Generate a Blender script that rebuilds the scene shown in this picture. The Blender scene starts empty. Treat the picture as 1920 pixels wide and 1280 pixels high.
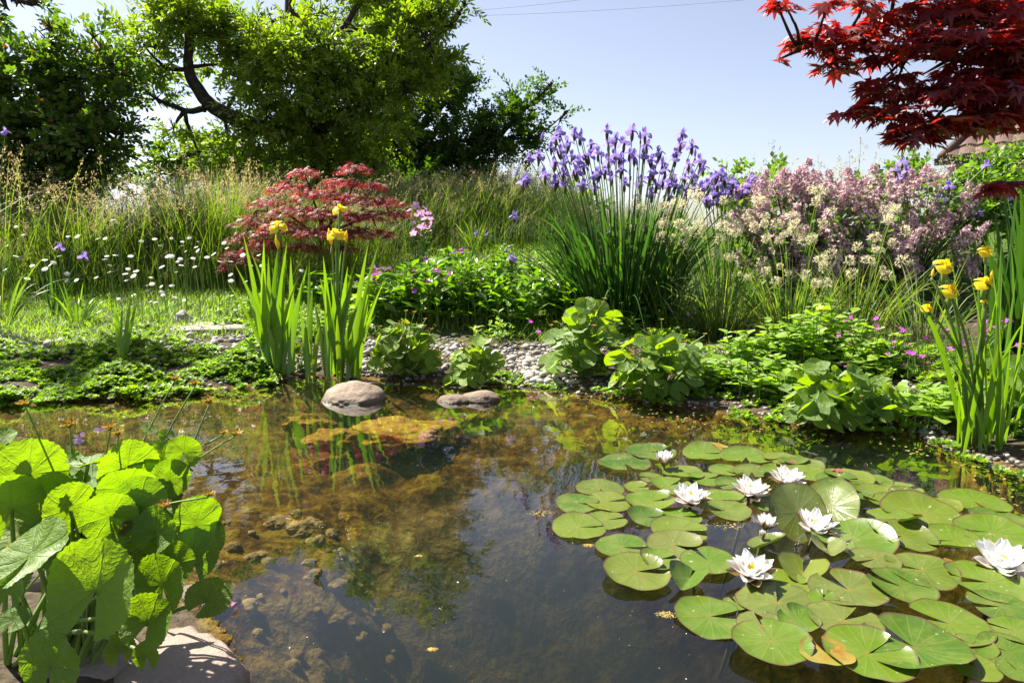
import bpy, bmesh, math, random
import numpy as np
from mathutils import Vector

R = math.radians
rng = np.random.default_rng(11)
random.seed(11)
scene = bpy.context.scene

# ------------------------------------------------------------------ camera
PITCH, FPX, CAMH = R(9.0), 1280.0, 1.0
cam_data = bpy.data.cameras.new("camera")
cam_data.sensor_width, cam_data.lens = 36.0, 24.0
cam_data.clip_start, cam_data.clip_end = 0.05, 3000.0
cam = bpy.data.objects.new("camera", cam_data)
scene.collection.objects.link(cam)
cam.location = (0, 0, CAMH)
cam.rotation_euler = (R(90) - PITCH, 0, 0)
scene.camera = cam

# ------------------------------------------------------------------ sky, sun, exposure
SUN_AZ, SUN_EL = R(-56.0), R(52.0)          # azimuth measured from +Y towards +X
SUNV = Vector((math.sin(SUN_AZ) * math.cos(SUN_EL), math.cos(SUN_AZ) * math.cos(SUN_EL), math.sin(SUN_EL)))
world = bpy.data.worlds.new("World")
scene.world = world
world.use_nodes = True
wn = world.node_tree
wn.nodes.clear()
sky = wn.nodes.new("ShaderNodeTexSky")
sky.sky_type = 'NISHITA'
sky.sun_disc = False
sky.sun_elevation, sky.sun_rotation = SUN_EL, SUN_AZ
sky.altitude, sky.air_density, sky.dust_density, sky.ozone_density = 300.0, 1.0, 0.9, 1.6
bg = wn.nodes.new("ShaderNodeBackground")
bg.inputs[1].default_value = 0.056
wo = wn.nodes.new("ShaderNodeOutputWorld")
hsv = wn.nodes.new("ShaderNodeHueSaturation")     # a hazy summer sky: paler than the clear-air model
hsv.inputs['Saturation'].default_value = 0.72
tint = wn.nodes.new("ShaderNodeMix"); tint.data_type = 'RGBA'; tint.blend_type = 'MULTIPLY'
tint.inputs[0].default_value = 1.0; tint.inputs[7].default_value = (1.04, 0.985, 1.03, 1)
wn.links.new(sky.outputs[0], hsv.inputs['Color'])
wn.links.new(hsv.outputs[0], tint.inputs[6])
wn.links.new(tint.outputs[2], bg.inputs[0])
wn.links.new(bg.outputs[0], wo.inputs[0])
sun_data = bpy.data.lights.new("sun", 'SUN')
sun_data.energy, sun_data.angle, sun_data.color = 5.0, R(0.53), (1.0, 0.94, 0.80)
sun = bpy.data.objects.new("sun", sun_data)
scene.collection.objects.link(sun)
sun.rotation_euler = SUNV.to_track_quat('Z', 'Y').to_euler()
scene.view_settings.view_transform = 'Standard'
scene.view_settings.look = 'None'
scene.view_settings.exposure = 1.65
scene.view_settings.gamma = 1.0
scene.view_settings.use_curve_mapping = False
cy = scene.cycles
cy.max_bounces, cy.diffuse_bounces, cy.glossy_bounces, cy.transmission_bounces = 8, 3, 3, 4
cy.transparent_max_bounces, cy.volume_bounces = 10, 0
cy.caustics_reflective = False
cy.caustics_refractive = False
cy.sample_clamp_indirect = 6.0

# ------------------------------------------------------------------ pixel (1920 x 1280) -> world
CA, SA = math.cos(PITCH), math.sin(PITCH)
def ray(px, py):
    u, v = (px - 960.0) / FPX, (640.0 - py) / FPX
    return np.array([u, CA + v * SA, -SA + v * CA])
def at_z(px, py, z=0.0):
    d = ray(px, py); t = (z - CAMH) / d[2]
    return np.array([d[0] * t, d[1] * t, z])
def at_y(px, py, Y):
    d = ray(px, py); t = Y / d[1]
    return np.array([d[0] * t, Y, CAMH + d[2] * t])

# ------------------------------------------------------------------ numpy helpers
def nrm(a):
    a = np.asarray(a, float)
    return a / np.maximum(np.linalg.norm(a, axis=-1, keepdims=True), 1e-9)
def frames(y, up=None, roll=None):
    """rotation matrices whose local Y runs along y and local Z is as close to up as it can be"""
    y = nrm(np.atleast_2d(y))
    up = np.array([0, 0, 1.0]) if up is None else np.asarray(up, float)
    up = np.broadcast_to(up, y.shape).copy()
    bad = np.abs((y * nrm(up)).sum(1)) > 0.985
    up[bad] = up[bad] + np.array([0.3, 0.37, 0.1])
    x = nrm(np.cross(y, up)); z = np.cross(x, y)
    if roll is not None:
        c, s = np.cos(roll)[:, None], np.sin(roll)[:, None]
        x, z = x * c + z * s, z * c - x * s
    return np.stack([x, y, z], axis=2)
def rdir(n):
    return nrm(rng.normal(size=(n, 3)))
def vnoise(p, seed=0):
    """smooth value noise in 3D, -1..1"""
    p = np.asarray(p, float); i = np.floor(p).astype(np.int64); f = p - i; f = f * f * (3 - 2 * f)
    def h(ix, iy, iz):
        n = (ix * 374761393 + iy * 668265263 + iz * 1440662683 + seed * 974634777) & 0x7fffffff
        n = ((n ^ (n >> 13)) * 1274126177) & 0x7fffffff
        n = (n ^ (n >> 16)) & 0xffff
        return n / 32767.5 - 1
    r = 0
    for a in (0, 1):
        for b in (0, 1):
            for c in (0, 1):
                w = (f[..., 0] if a else 1 - f[..., 0]) * (f[..., 1] if b else 1 - f[..., 1]) * (f[..., 2] if c else 1 - f[..., 2])
                r = r + w * h(i[..., 0] + a, i[..., 1] + b, i[..., 2] + c)
    return r
def fbm(p, o=4, seed=0):
    p = np.asarray(p, float); r = 0; a = 1.0
    for k in range(o):
        r = r + a * vnoise(p, seed + k); p = p * 2.03; a *= 0.5
    return r

class MB:
    """collects pieces and links them as one mesh object"""
    def __init__(self):
        self.V, self.U, self.F, self.n = [], [], [], 0
    def add(self, V, F, m=0, U=None):
        V = np.asarray(V, float).reshape(-1, 3)
        self.V.append(V)
        self.U.append(np.zeros((len(V), 2)) if U is None else np.asarray(U, float))
        for f in (F if isinstance(F, list) else [F]):
            f = np.asarray(f, np.int64)
            if len(f): self.F.append((f + self.n, m))
        self.n += len(V)
        return self
    def inst(self, T, Rm, P, S=1.0, m=0):
        """template T=(V,F[,U]) placed N times: rotation Rm (N,3,3), position P (N,3), scale S"""
        V, F = T[0], T[1]; U = T[2] if len(T) > 2 else np.zeros((len(T[0]), 2))
        P = np.asarray(P, float).reshape(-1, 3); N = len(P)
        if N == 0: return self
        S = np.broadcast_to(np.asarray(S, float), (N,)) if np.ndim(S) < 2 else S
        Vs = V[None] * (S[:, None, None] if np.ndim(S) == 1 else S[:, None, :])
        W = np.einsum('nij,nkj->nki', Rm, Vs) + P[:, None, :]
        self.V.append(W.reshape(-1, 3)); self.U.append(np.tile(U, (N, 1)))
        off = (np.arange(N) * len(V))[:, None, None]
        for f in (F if isinstance(F, list) else [F]):
            f = np.asarray(f, np.int64)
            self.F.append(((f[None] + off).reshape(-1, f.shape[1]) + self.n, m))
        self.n += N * len(V)
        return self
    def mesh(self, name, mats, smooth=True):
        me = bpy.data.meshes.new(name)
        V = np.concatenate(self.V) if self.V else np.zeros((0, 3))
        nf = sum(len(f) for f, _ in self.F)
        loops = np.concatenate([f.ravel() for f, _ in self.F]) if nf else np.zeros(0, np.int64)
        sizes = np.concatenate([np.full(len(f), f.shape[1]) for f, _ in self.F]) if nf else np.zeros(0, int)
        mi = np.concatenate([np.full(len(f), m) for f, m in self.F]) if nf else np.zeros(0, int)
        me.vertices.add(len(V)); me.vertices.foreach_set('co', V.astype(np.float32).ravel())
        me.loops.add(len(loops)); me.loops.foreach_set('vertex_index', loops.astype(np.int32))
        me.polygons.add(nf)
        st = np.concatenate([[0], np.cumsum(sizes)[:-1]]) if nf else np.zeros(0)
        me.polygons.foreach_set('loop_start', st.astype(np.int32))
        me.polygons.foreach_set('material_index', mi.astype(np.int32))
        me.polygons.foreach_set('use_smooth', np.full(nf, bool(smooth)))
        at = me.attributes.new('luv', 'FLOAT2', 'POINT')
        at.data.foreach_set('vector', np.concatenate(self.U).astype(np.float32).ravel())
        for m in (mats if isinstance(mats, (list, tuple)) else [mats]): me.materials.append(m)
        me.update(calc_edges=True); me.validate()
        return me
    def build(self, name, mats, parent=None, smooth=True, origin=None):
        if origin is not None:
            self.V = [v - np.asarray(origin, float) for v in self.V]
        return link(name, self.mesh(name, mats, smooth), parent, origin)

def link(name, data, parent=None, loc=None):
    o = bpy.data.objects.new(name, data)
    scene.collection.objects.link(o)
    if loc is not None: o.location = [float(c) for c in loc]
    if parent is not None: o.parent = parent
    return o
def tag(o, label=None, cat=None, group=None, kind=None):
    if label: o['label'] = label
    if cat: o['category'] = cat
    if group: o['group'] = group
    if kind: o['kind'] = kind
    return o
def thing(name, label, cat, loc=(0, 0, 0), group=None, rot=(0, 0, 0)):
    o = link(name, None, None, loc); o.rotation_euler = [float(c) for c in rot]
    o.empty_display_size = 0.05
    return tag(o, label, cat, group)
def rebase(parent, o):
    """o was built in world coordinates: keep it there under parent (unrotated)"""
    o.parent = parent
    o.location = [a - b for a, b in zip(o.location, parent.location)]
    return o
def dup_tree(o, parent=None):
    c = o.copy(); scene.collection.objects.link(c)
    if parent is not None: c.parent = parent
    for ch in o.children: dup_tree(ch, c)
    return c

def grid_faces(n, m, close=False):
    """quads of an (n rows) x (m columns) vertex grid"""
    r = np.arange(n - 1)[:, None]; c = np.arange(m if close else m - 1)[None]
    a = r * m + c; b = r * m + (c + 1) % m
    return np.stack([a, b, b + m, a + m], -1).reshape(-1, 4)
def tube(path, rad, k=6, cap=True):
    P = np.asarray(path, float); n = len(P)
    rad = np.broadcast_to(np.asarray(rad, float), (n,))
    t = nrm(np.gradient(P, axis=0))
    ref = np.array([0.31, 0.17, 0.93]); x = nrm(np.cross(t, ref)); y = np.cross(t, x)
    a = np.arange(k) * 2 * math.pi / k
    V = P[:, None] + rad[:, None, None] * (np.cos(a)[None, :, None] * x[:, None] + np.sin(a)[None, :, None] * y[:, None])
    V = V.reshape(-1, 3); F = [grid_faces(n, k, True)]
    if cap:
        V = np.vstack([V, P[-1], P[0]]); i = np.arange(k)
        F.append(np.stack([(n - 1) * k + i, (n - 1) * k + (i + 1) % k, np.full(k, n * k)], 1))
        F.append(np.stack([(i + 1) % k, i, np.full(k, n * k + 1)], 1))
    return V, F
def ribbon(path, side, w, fold=0.0, nrmdir=None):
    """strip with a mid line; fold lifts the two edges (along the local normal)"""
    P = np.asarray(path, float); n = len(P)
    side = nrm(np.broadcast_to(np.asarray(side, float), P.shape))
    t = nrm(np.gradient(P, axis=0)); N = nrm(np.cross(side, t))
    w = np.broadcast_to(np.asarray(w, float), (n,))[:, None]
    V = np.stack([P - side * w + N * w * fold, P, P + side * w + N * w * fold], 1).reshape(-1, 3)
    s = np.linspace(0, 1, n); U = np.stack([np.repeat(s, 3), np.tile([-1, 0, 1], n)], 1)
    return V, grid_faces(n, 3), U
def bez(a, b, c, n=9):
    s = np.linspace(0, 1, n)[:, None]
    return (1 - s) ** 2 * np.asarray(a) + 2 * s * (1 - s) * np.asarray(b) + s * s * np.asarray(c)
def bez3(a, b, c, d, n=10):
    s = np.linspace(0, 1, n)[:, None]
    return (1 - s) ** 3 * np.asarray(a) + 3 * s * (1 - s) ** 2 * np.asarray(b) + 3 * s * s * (1 - s) * np.asarray(c) + s ** 3 * np.asarray(d)
def merge(parts):
    """several (V,F[,U]) pieces as one template"""
    Vs, Fs, Us, n = [], {}, [], 0
    for p in parts:
        V, F = p[0], p[1]; U = p[2] if len(p) > 2 else np.zeros((len(V), 2))
        for f in (F if isinstance(F, list) else [F]):
            f = np.asarray(f, np.int64); Fs.setdefault(f.shape[1], []).append(f + n)
        Vs.append(V); Us.append(U); n += len(V)
    return np.concatenate(Vs), [np.concatenate(v) for v in Fs.values()], np.concatenate(Us)
def xf(T, Rm=None, P=(0, 0, 0), S=1.0):
    V = T[0] * S
    if Rm is not None: V = V @ np.asarray(Rm).T
    return (V + np.asarray(P),) + tuple(T[1:])
def rotz(a):
    c, s = math.cos(a), math.sin(a); return np.array([[c, -s, 0], [s, c, 0], [0, 0, 1.0]])
def rotx(a):
    c, s = math.cos(a), math.sin(a); return np.array([[1.0, 0, 0], [0, c, -s], [0, s, c]])
def roty(a):
    c, s = math.cos(a), math.sin(a); return np.array([[c, 0, s], [0, 1.0, 0], [-s, 0, c]])
def rotz_n(a):
    c, s, o = np.cos(a), np.sin(a), np.zeros_like(a)
    return np.stack([np.stack([c, -s, o], -1), np.stack([s, c, o], -1), np.stack([o, o, o + 1], -1)], 1)

# ------------------------------------------------------------------ materials
class NT:
    def __init__(self, name):
        self.m = bpy.data.materials.new(name); self.m.use_nodes = True
        self.t = self.m.node_tree; self.t.nodes.clear()
        self.out = self.t.nodes.new('ShaderNodeOutputMaterial')
    def n(self, kind, **kw):
        nd = self.t.nodes.new('ShaderNode' + kind)
        for k, v in kw.items(): setattr(nd, k, v)
        return nd
    def l(self, a, b): self.t.links.new(a, b)
    def val(self, x, sock):
        if hasattr(x, 'is_linked') or hasattr(x, 'links'): self.l(x, sock)
        else: sock.default_value = x
    def math(self, op, a, b=0.0, c=None, clamp=False):
        nd = self.n('Math', operation=op, use_clamp=clamp)
        self.val(a, nd.inputs[0]); self.val(b, nd.inputs[1])
        if c is not None: self.val(c, nd.inputs[2])
        return nd.outputs[0]
    def mix(self, f, a, b, mode='MIX'):
        nd = self.n('Mix', data_type='RGBA', blend_type=mode)
        self.val(f, nd.inputs[0])
        for x, s in ((a, nd.inputs[6]), (b, nd.inputs[7])):
            if isinstance(x, tuple): x = x + (1.0,) if len(x) == 3 else x
            self.val(x, s)
        return nd.outputs[2]
    def ramp(self, f, stops, interp='LINEAR'):
        nd = self.n('ValToRGB'); cr = nd.color_ramp; cr.interpolation = interp
        while len(cr.elements) < len(stops): cr.elements.new(0.5)
        for e, (p, c) in zip(cr.elements, stops):
            e.position = p; e.color = tuple(c) + (1.0,) if len(c) == 3 else c
        self.val(f, nd.inputs[0]); return nd.outputs[0]
    def noise(self, scale, detail=4.0, rough=0.55, vec=None, dist=0.0):
        nd = self.n('TexNoise'); nd.inputs['Scale'].default_value = scale
        nd.inputs['Detail'].default_value = detail; nd.inputs['Roughness'].default_value = rough
        nd.inputs['Distortion'].default_value = dist
        if vec is None: vec = self.geo().outputs['Position']
        self.l(vec, nd.inputs['Vector']); return nd.outputs['Fac']
    def geo(self):
        if not hasattr(self, '_g'): self._g = self.n('NewGeometry')
        return self._g
    def obj(self):
        return self.n('TexCoord').outputs['Object']
    def luv(self):
        nd = self.n('Attribute', attribute_name='luv'); sp = self.n('SeparateXYZ')
        self.l(nd.outputs['Vector'], sp.inputs[0]); return sp.outputs[0], sp.outputs[1]
    def schlick(self, f0=0.04, normal=None, grazing=1.0):
        d = self.n('VectorMath', operation='DOT_PRODUCT')
        self.l(normal if normal is not None else self.geo().outputs['Normal'], d.inputs[0]); self.l(self.geo().outputs['Incoming'], d.inputs[1])
        c = self.math('ABSOLUTE', d.outputs['Value']); c = self.math('SUBTRACT', 1.0, c, clamp=True)
        c = self.math('POWER', c, 5.0)
        return self.math('MULTIPLY_ADD', c, (1.0 - f0) * grazing, f0)
    def bump(self, h, strength=0.3, dist=0.01):
        nd = self.n('Bump'); nd.inputs['Strength'].default_value = strength; nd.inputs['Distance'].default_value = dist
        self.l(h, nd.inputs['Height']); return nd.outputs[0]
    def mixs(self, f, a, b):
        nd = self.n('MixShader'); self.val(f, nd.inputs[0]); self.l(a, nd.inputs[1]); self.l(b, nd.inputs[2]); return nd.outputs[0]
    def bsdf(self, kind, color, normal=None, rough=None):
        nd = self.n('Bsdf' + kind)
        if isinstance(color, tuple): nd.inputs['Color'].default_value = color + (1.0,) if len(color) == 3 else color
        else: self.l(color, nd.inputs['Color'])
        if normal is not None: self.l(normal, nd.inputs['Normal'])
        if rough is not None: self.val(rough, nd.inputs['Roughness'])
        return nd.outputs[0]
    def principled(self, color, rough=0.6, normal=None, spec=0.5):
        nd = self.n('BsdfPrincipled')
        if isinstance(color, tuple): nd.inputs['Base Color'].default_value = color + (1.0,)
        else: self.l(color, nd.inputs['Base Color'])
        self.val(rough, nd.inputs['Roughness']); nd.inputs['Specular IOR Level'].default_value = spec
        if normal is not None: self.l(normal, nd.inputs['Normal'])
        return nd.outputs[0]
    def done(self, surf=None, vol=None):
        if surf is not None: self.l(surf, self.out.inputs['Surface'])
        if vol is not None: self.l(vol, self.out.inputs['Volume'])
        return self.m

def thin_shader(t, col, tcol, trans, rough, f0, normal=None, gloss=(1, 1, 1), grazing=.3):
    """a thin leaf or petal: diffuse + light coming through + a waxy sheen"""
    s = t.mixs(trans, t.bsdf('Diffuse', col, normal), t.bsdf('Translucent', tcol, normal))
    if f0 > 0: s = t.mixs(t.schlick(f0, None, grazing), s, t.bsdf('Glossy', gloss, normal, rough))
    return s
def leaf_mat(name, stops, tint=(1.6, 1.75, 0.45), trans=0.5, rough=0.5, f0=0.025, patch=None):
    """per-leaf colour from a ramp over the random value of each leaf; tint: colour of light passed through"""
    t = NT(name)
    f = t.geo().outputs['Random Per Island']
    if patch:
        f = t.math('ADD', t.math('MULTIPLY', f, 0.6), t.math('MULTIPLY', t.noise(patch, 2.0), 0.45), clamp=True)
    n = len(stops); c = t.ramp(f, [(i / max(1, n - 1), s) for i, s in enumerate(stops)])
    tc = t.mix(1.0, c, tuple(tint), 'MULTIPLY')
    return t.done(thin_shader(t, c, tc, trans, rough, f0))

M = {}
M['plum_leaf'] = leaf_mat('plum_leaf', [(.07, .13, .012), (.125, .20, .016), (.20, .27, .02), (.27, .29, .03)], patch=0.9)
M['dark_leaf'] = leaf_mat('dark_leaf', [(.03, .07, .010), (.055, .11, .012), (.09, .15, .014)], patch=0.9)
M['red_tip_leaf'] = leaf_mat('red_tip_leaf', [(.04, .085, .012)] + [(.07, .13, .014)] * 7 + [(.11, .18, .016)] * 8 + [(.16, .03, .02)])
M['shrub_leaf'] = leaf_mat('shrub_leaf', [(.07, .15, .02), (.12, .22, .03), (.19, .29, .05)])
M['lilac_leaf'] = leaf_mat('lilac_leaf', [(.06, .12, .02), (.10, .18, .03)])
M['maple_leaf'] = leaf_mat('maple_leaf', [(.10, .018, .028), (.13, .018, .026), (.16, .02, .024), (.20, .04, .024)], tint=(3.6, 1.0, .45), trans=.56, rough=.42, f0=.06)
M['dissected_leaf'] = leaf_mat('dissected_leaf', [(.17, .024, .03), (.27, .05, .06), (.36, .11, .12)], tint=(1.8, .7, .6), trans=.45, f0=0.01)
M['sword_leaf'] = leaf_mat('sword_leaf', [(.09, .20, .015), (.14, .27, .02), (.20, .33, .03)], tint=(1.5, 1.5, .3), trans=.5, rough=.3, f0=.03)
M['sword_leaf_dark'] = leaf_mat('sword_leaf_dark', [(.022, .065, .016), (.04, .10, .02), (.065, .14, .025)], tint=(1.5, 1.7, .5), trans=.42, rough=.3, f0=.03)
M['herb_leaf'] = leaf_mat('herb_leaf', [(.06, .14, .010), (.10, .20, .012), (.16, .27, .016)], rough=.32, f0=.03, patch=2.0)
M['light_leaf'] = leaf_mat('light_leaf', [(.14, .25, .015), (.19, .32, .02), (.26, .38, .03)], f0=.02)
M['mat_leaf'] = leaf_mat('mat_leaf', [(.08, .17, .014), (.16, .27, .02), (.28, .36, .03)], f0=.03, patch=2.0)
M['lawn'] = leaf_mat('lawn', [(.13, .22, .012), (.19, .30, .016), (.27, .36, .025)], f0=.03, patch=1.2)
M['meadow'] = leaf_mat('meadow', [(.060, .115, .012), (.10, .170, .016), (.15, .22, .025), (.23, .25, .07)], f0=.03, patch=1.5)
M['tuft'] = leaf_mat('tuft', [(.05, .11, .02), (.09, .17, .03), (.16, .23, .05), (.28, .28, .10)], f0=.04)
M['seed'] = leaf_mat('seed', [(.36, .28, .16), (.46, .41, .24), (.56, .52, .36)], tint=(1.2, 1.0, .8), trans=.4, f0=0)
M['violet'] = leaf_mat('violet', [(.24, .17, .50), (.33, .26, .60), (.44, .37, .68)], tint=(1.3, 1.1, 1.3), trans=.4, f0=0)
M['yellow'] = leaf_mat('yellow', [(.86, .66, .012), (.90, .74, .02)], tint=(1.1, 1.0, .5), trans=.4, f0=0.02)
M['cream'] = leaf_mat('cream', [(.60, .54, .36), (.74, .70, .52), (.80, .77, .62)], tint=(1.1, 1.05, .9), trans=.35, f0=0)
M['lilac_bloom'] = leaf_mat('lilac_bloom', [(.34, .18, .23), (.50, .33, .37), (.64, .50, .53), (.78, .69, .69)], tint=(1.15, 1, 1), trans=.35, f0=0)
M['magenta'] = leaf_mat('magenta', [(.34, .05, .36), (.46, .09, .46), (.55, .16, .52)], tint=(1.3, 1.1, 1.3), trans=.4, f0=0)
M['pink'] = leaf_mat('pink', [(.62, .30, .60), (.75, .45, .70)], tint=(1.2, 1.1, 1.1), trans=.4, f0=0)
M['white_petal'] = leaf_mat('white_petal', [(.80, .80, .76), (.86, .86, .83)], tint=(1.0, 1.0, .95), trans=.35, f0=0.02)
M['spathe'] = leaf_mat('spathe', [(.10, .08, .07), (.14, .12, .06)], f0=.02)
M['stalk'] = leaf_mat('stalk', [(.12, .22, .03), (.17, .28, .04)], trans=.2, f0=.04)
M['reed_stalk'] = leaf_mat('reed_stalk', [(.10, .12, .04), (.16, .17, .06)], trans=.2, f0=.03)
M['seed_pod'] = leaf_mat('seed_pod', [(.32, .19, .04), (.40, .30, .07), (.30, .27, .05)], tint=(1.2, 1, .5), trans=.3, f0=.02)
M['disc'] = leaf_mat('disc', [(.75, .45, .02)], trans=.1, f0=0)

def bark_mat():
    t = NT('bark'); n = t.noise(14.0, 5.0); c = t.ramp(n, [(.3, (.022, .016, .012)), (.7, (.075, .058, .045))])
    return t.done(t.principled(c, .9, t.bump(t.noise(40.0), .6, .02), .2))
M['bark'] = bark_mat()
def stone_mat(name, stops, scale=6.0, moss=None, wet=0.0):
    t = NT(name)
    ri = t.n('ObjectInfo').outputs['Random']
    v = t.n('VectorMath', operation='ADD'); t.l(t.geo().outputs['Position'], v.inputs[0]); t.l(ri, v.inputs[1])
    n = t.noise(scale, 6.0, .6, v.outputs[0]); n2 = t.noise(scale * 9, 4.0, .6, v.outputs[0])
    n3 = t.noise(scale * 30, 3.0, .7, v.outputs[0])
    f = t.math('ADD', t.math('MULTIPLY', n, .5), t.math('ADD', t.math('MULTIPLY', n2, .3), t.math('MULTIPLY', n3, .2)))
    f = t.math('ADD', f, t.math('MULTIPLY', t.math('SUBTRACT', ri, .5), .22))
    c = t.ramp(f, [(.25 + .5 * i / (len(stops) - 1), s) for i, s in enumerate(stops)])
    rough = .75
    if wet:                                             # the damp, darker band just above the water line
        sp = t.n('SeparateXYZ'); t.l(t.geo().outputs['Position'], sp.inputs[0])
        z = t.math('ADD', sp.outputs[2], t.math('MULTIPLY', t.noise(9.0, 3.0), .03))
        w = t.n('MapRange'); t.l(z, w.inputs[0]); w.inputs[1].default_value = .02; w.inputs[2].default_value = .02 + wet
        w.inputs[3].default_value = 0.0; w.inputs[4].default_value = 1.0
        c = t.mix(w.outputs[0], (.085, .055, .03), c)
        rough = t.math('MULTIPLY_ADD', w.outputs[0], .5, .3)
    return t.done(t.principled(c, rough, t.bump(t.math('ADD', n2, t.math('MULTIPLY', n3, .5)), .8, .009), .35))
M['pebble'] = stone_mat('pebble', [(.16, .15, .14), (.30, .28, .26), (.42, .39, .36), (.52, .49, .45)], 9.0)
M['boulder'] = stone_mat('boulder', [(.17, .12, .085), (.29, .22, .165), (.44, .37, .295)], 7.0, wet=.05)
M['shore_rock'] = stone_mat('shore_rock', [(.16, .11, .085), (.27, .20, .165), (.38, .30, .26)], 7.0, wet=.06)
M['slab'] = stone_mat('slab', [(.22, .205, .18), (.32, .30, .265)], 5.0)
def algae_rock_mat():
    t = NT('algae_rock'); n = t.noise(18.0, 6.0, .65)
    c = t.ramp(n, [(.3, (.10, .052, .009)), (.5, (.22, .12, .015)), (.7, (.32, .21, .03))])
    return t.done(t.principled(c, .9, t.bump(t.noise(60.0), .8, .01), .1))
M['algae_rock'] = algae_rock_mat()
def scum_mat():
    t = NT('scum'); n = t.noise(60.0, 5.0, .7)
    c = t.ramp(n, [(.3, (.12, .09, .02)), (.55, (.25, .19, .06)), (.75, (.38, .31, .14))])
    return t.done(t.principled(c, .9, t.bump(n, .8, .004), .2))
M['scum'] = scum_mat()
# ------------------------------------------------------------------ the pond outline and the ground
_far = [(-420, 800), (-150, 772), (0, 762), (120, 752), (300, 745), (480, 722), (560, 708), (700, 712), (830, 720), (960, 722),
        (1060, 728), (1150, 745), (1260, 765), (1380, 778), (1500, 797), (1620, 808), (1720, 818), (1800, 850), (1880, 885), (2000, 930), (2200, 1000)]
POND = [at_z(*p)[:2] for p in _far] + [np.array(p) for p in ((3.1, 1.6), (3.0, .8), (1.8, .45), (.6, .5), (-.3, .8))] + \
       [at_z(*p)[:2] for p in ((490, 1320), (455, 1210), (400, 1140), (300, 1085), (100, 1050), (-300, 1040))] + [np.array((-3.4, 2.1)), np.array((-4.0, 2.9))]
POND = np.array(POND)
def pond_sd(x, y):
    """distance to the pond's edge, negative on the water side"""
    p = np.stack([x, y], -1).reshape(-1, 2)
    a = POND; b = np.roll(POND, -1, 0); d = np.full(len(p), 1e9); ins = np.zeros(len(p), bool)
    for i in range(len(a)):
        e = b[i] - a[i]; w = p - a[i]
        t = np.clip((w @ e) / (e @ e), 0, 1)
        d = np.minimum(d, np.hypot(*(w - t[:, None] * e).T))
        c = (a[i, 1] <= p[:, 1]) != (b[i, 1] <= p[:, 1])
        xs = a[i, 0] + (p[:, 1] - a[i, 1]) / (e[1] if abs(e[1]) > 1e-12 else 1e-12) * e[0]
        ins ^= c & (p[:, 0] < xs)
    return np.where(ins, -d, d).reshape(np.shape(x))
def sstep(a, b, x):
    t = np.clip((x - a) / (b - a), 0, 1); return t * t * (3 - 2 * t)
def H(x, y):
    """height of the ground (and of the pond bed)"""
    x, y = np.asarray(x, float), np.asarray(y, float)
    d = pond_sd(x, y)
    d = d + .06 * fbm(np.stack([x * 2.2, y * 2.2, 0 * x], -1), 3, 3) * sstep(0, .1, np.abs(d)) * 0.8
    out = np.interp(d, [0, .08, .3, .8, 1.5, 2.5, 4, 6, 9, 16, 40, 120], [0, .02, .07, .11, .16, .24, .42, .62, .70, .55, .3, .2])
    low = np.interp(d, [0, .08, .3, .8, 120], [0, .02, .06, .09, .1])
    back = sstep(2.0, 4.5, y + .25 * np.abs(x))
    out = low + (out - low) * back + .42 * sstep(5.6, 8.6, y) * sstep(-3.6, -1.6, x) * (1 - sstep(12, 30, y))
    out = out + .012 * fbm(np.stack([x * 5, y * 5, 0 * x], -1), 3, 9) * sstep(.05, .4, d)
    di = -d
    deep = np.exp(-(((x - 1.15) / 1.62) ** 2 + ((y - 2.05) / 1.2) ** 2) ** 1.9)
    mid = np.exp(-(((x + .35) / .75) ** 2 + ((y - 1.6) / 0.6) ** 2) ** 1.5)
    bed = -(.015 + .13 * sstep(0, .5, di) + .07 * sstep(.4, 1.4, di)) - .95 * deep - .20 * mid
    lump = fbm(np.stack([x * 7, y * 7, 0 * x], -1), 4, 21)
    bed = bed + .05 * np.maximum(0, fbm(np.stack([x * 11, y * 11, 0 * x + 9], -1), 2, 41)) * np.clip(mid * 2, 0, 1) + .030 * lump * sstep(.1, .6, di) + .035 * np.maximum(0, fbm(np.stack([x * 4, y * 4, 0 * x + 5], -1), 2, 31)) * sstep(.1, .6, di)
    return np.where(d > 0, np.maximum(out, .006), np.minimum(bed, -.008))
_gx, _gy = np.arange(-9, 9.01, .04), np.arange(.2, 16.01, .04)
_HG = H(*np.meshgrid(_gx, _gy))
def hq(x, y):
    """the same height, read from a table"""
    u = np.clip((np.asarray(x, float) + 9) / .04, 0, len(_gx) - 1.001); v = np.clip((np.asarray(y, float) - .2) / .04, 0, len(_gy) - 1.001)
    i, j = u.astype(int), v.astype(int); a, b = u - i, v - j
    return (_HG[j, i] * (1 - a) + _HG[j, i + 1] * a) * (1 - b) + (_HG[j + 1, i] * (1 - a) + _HG[j + 1, i + 1] * a) * b
def h1(x, y): return float(hq(x, y))
def gp(px, py):
    """point of the ground seen at a pixel"""
    d = ray(px, py); t = np.concatenate([np.linspace(1.0, 6, 700), np.linspace(6.01, 14, 500)])
    P = d[None] * t[:, None] + np.array([0, 0, CAMH])
    g = np.maximum(hq(P[:, 0], P[:, 1]), 0); k = np.argmax(P[:, 2] <= g)
    if P[k, 2] > g[k]: return at_y(px, py, 12.0)
    return np.array([P[k, 0], P[k, 1], g[k]])

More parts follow.
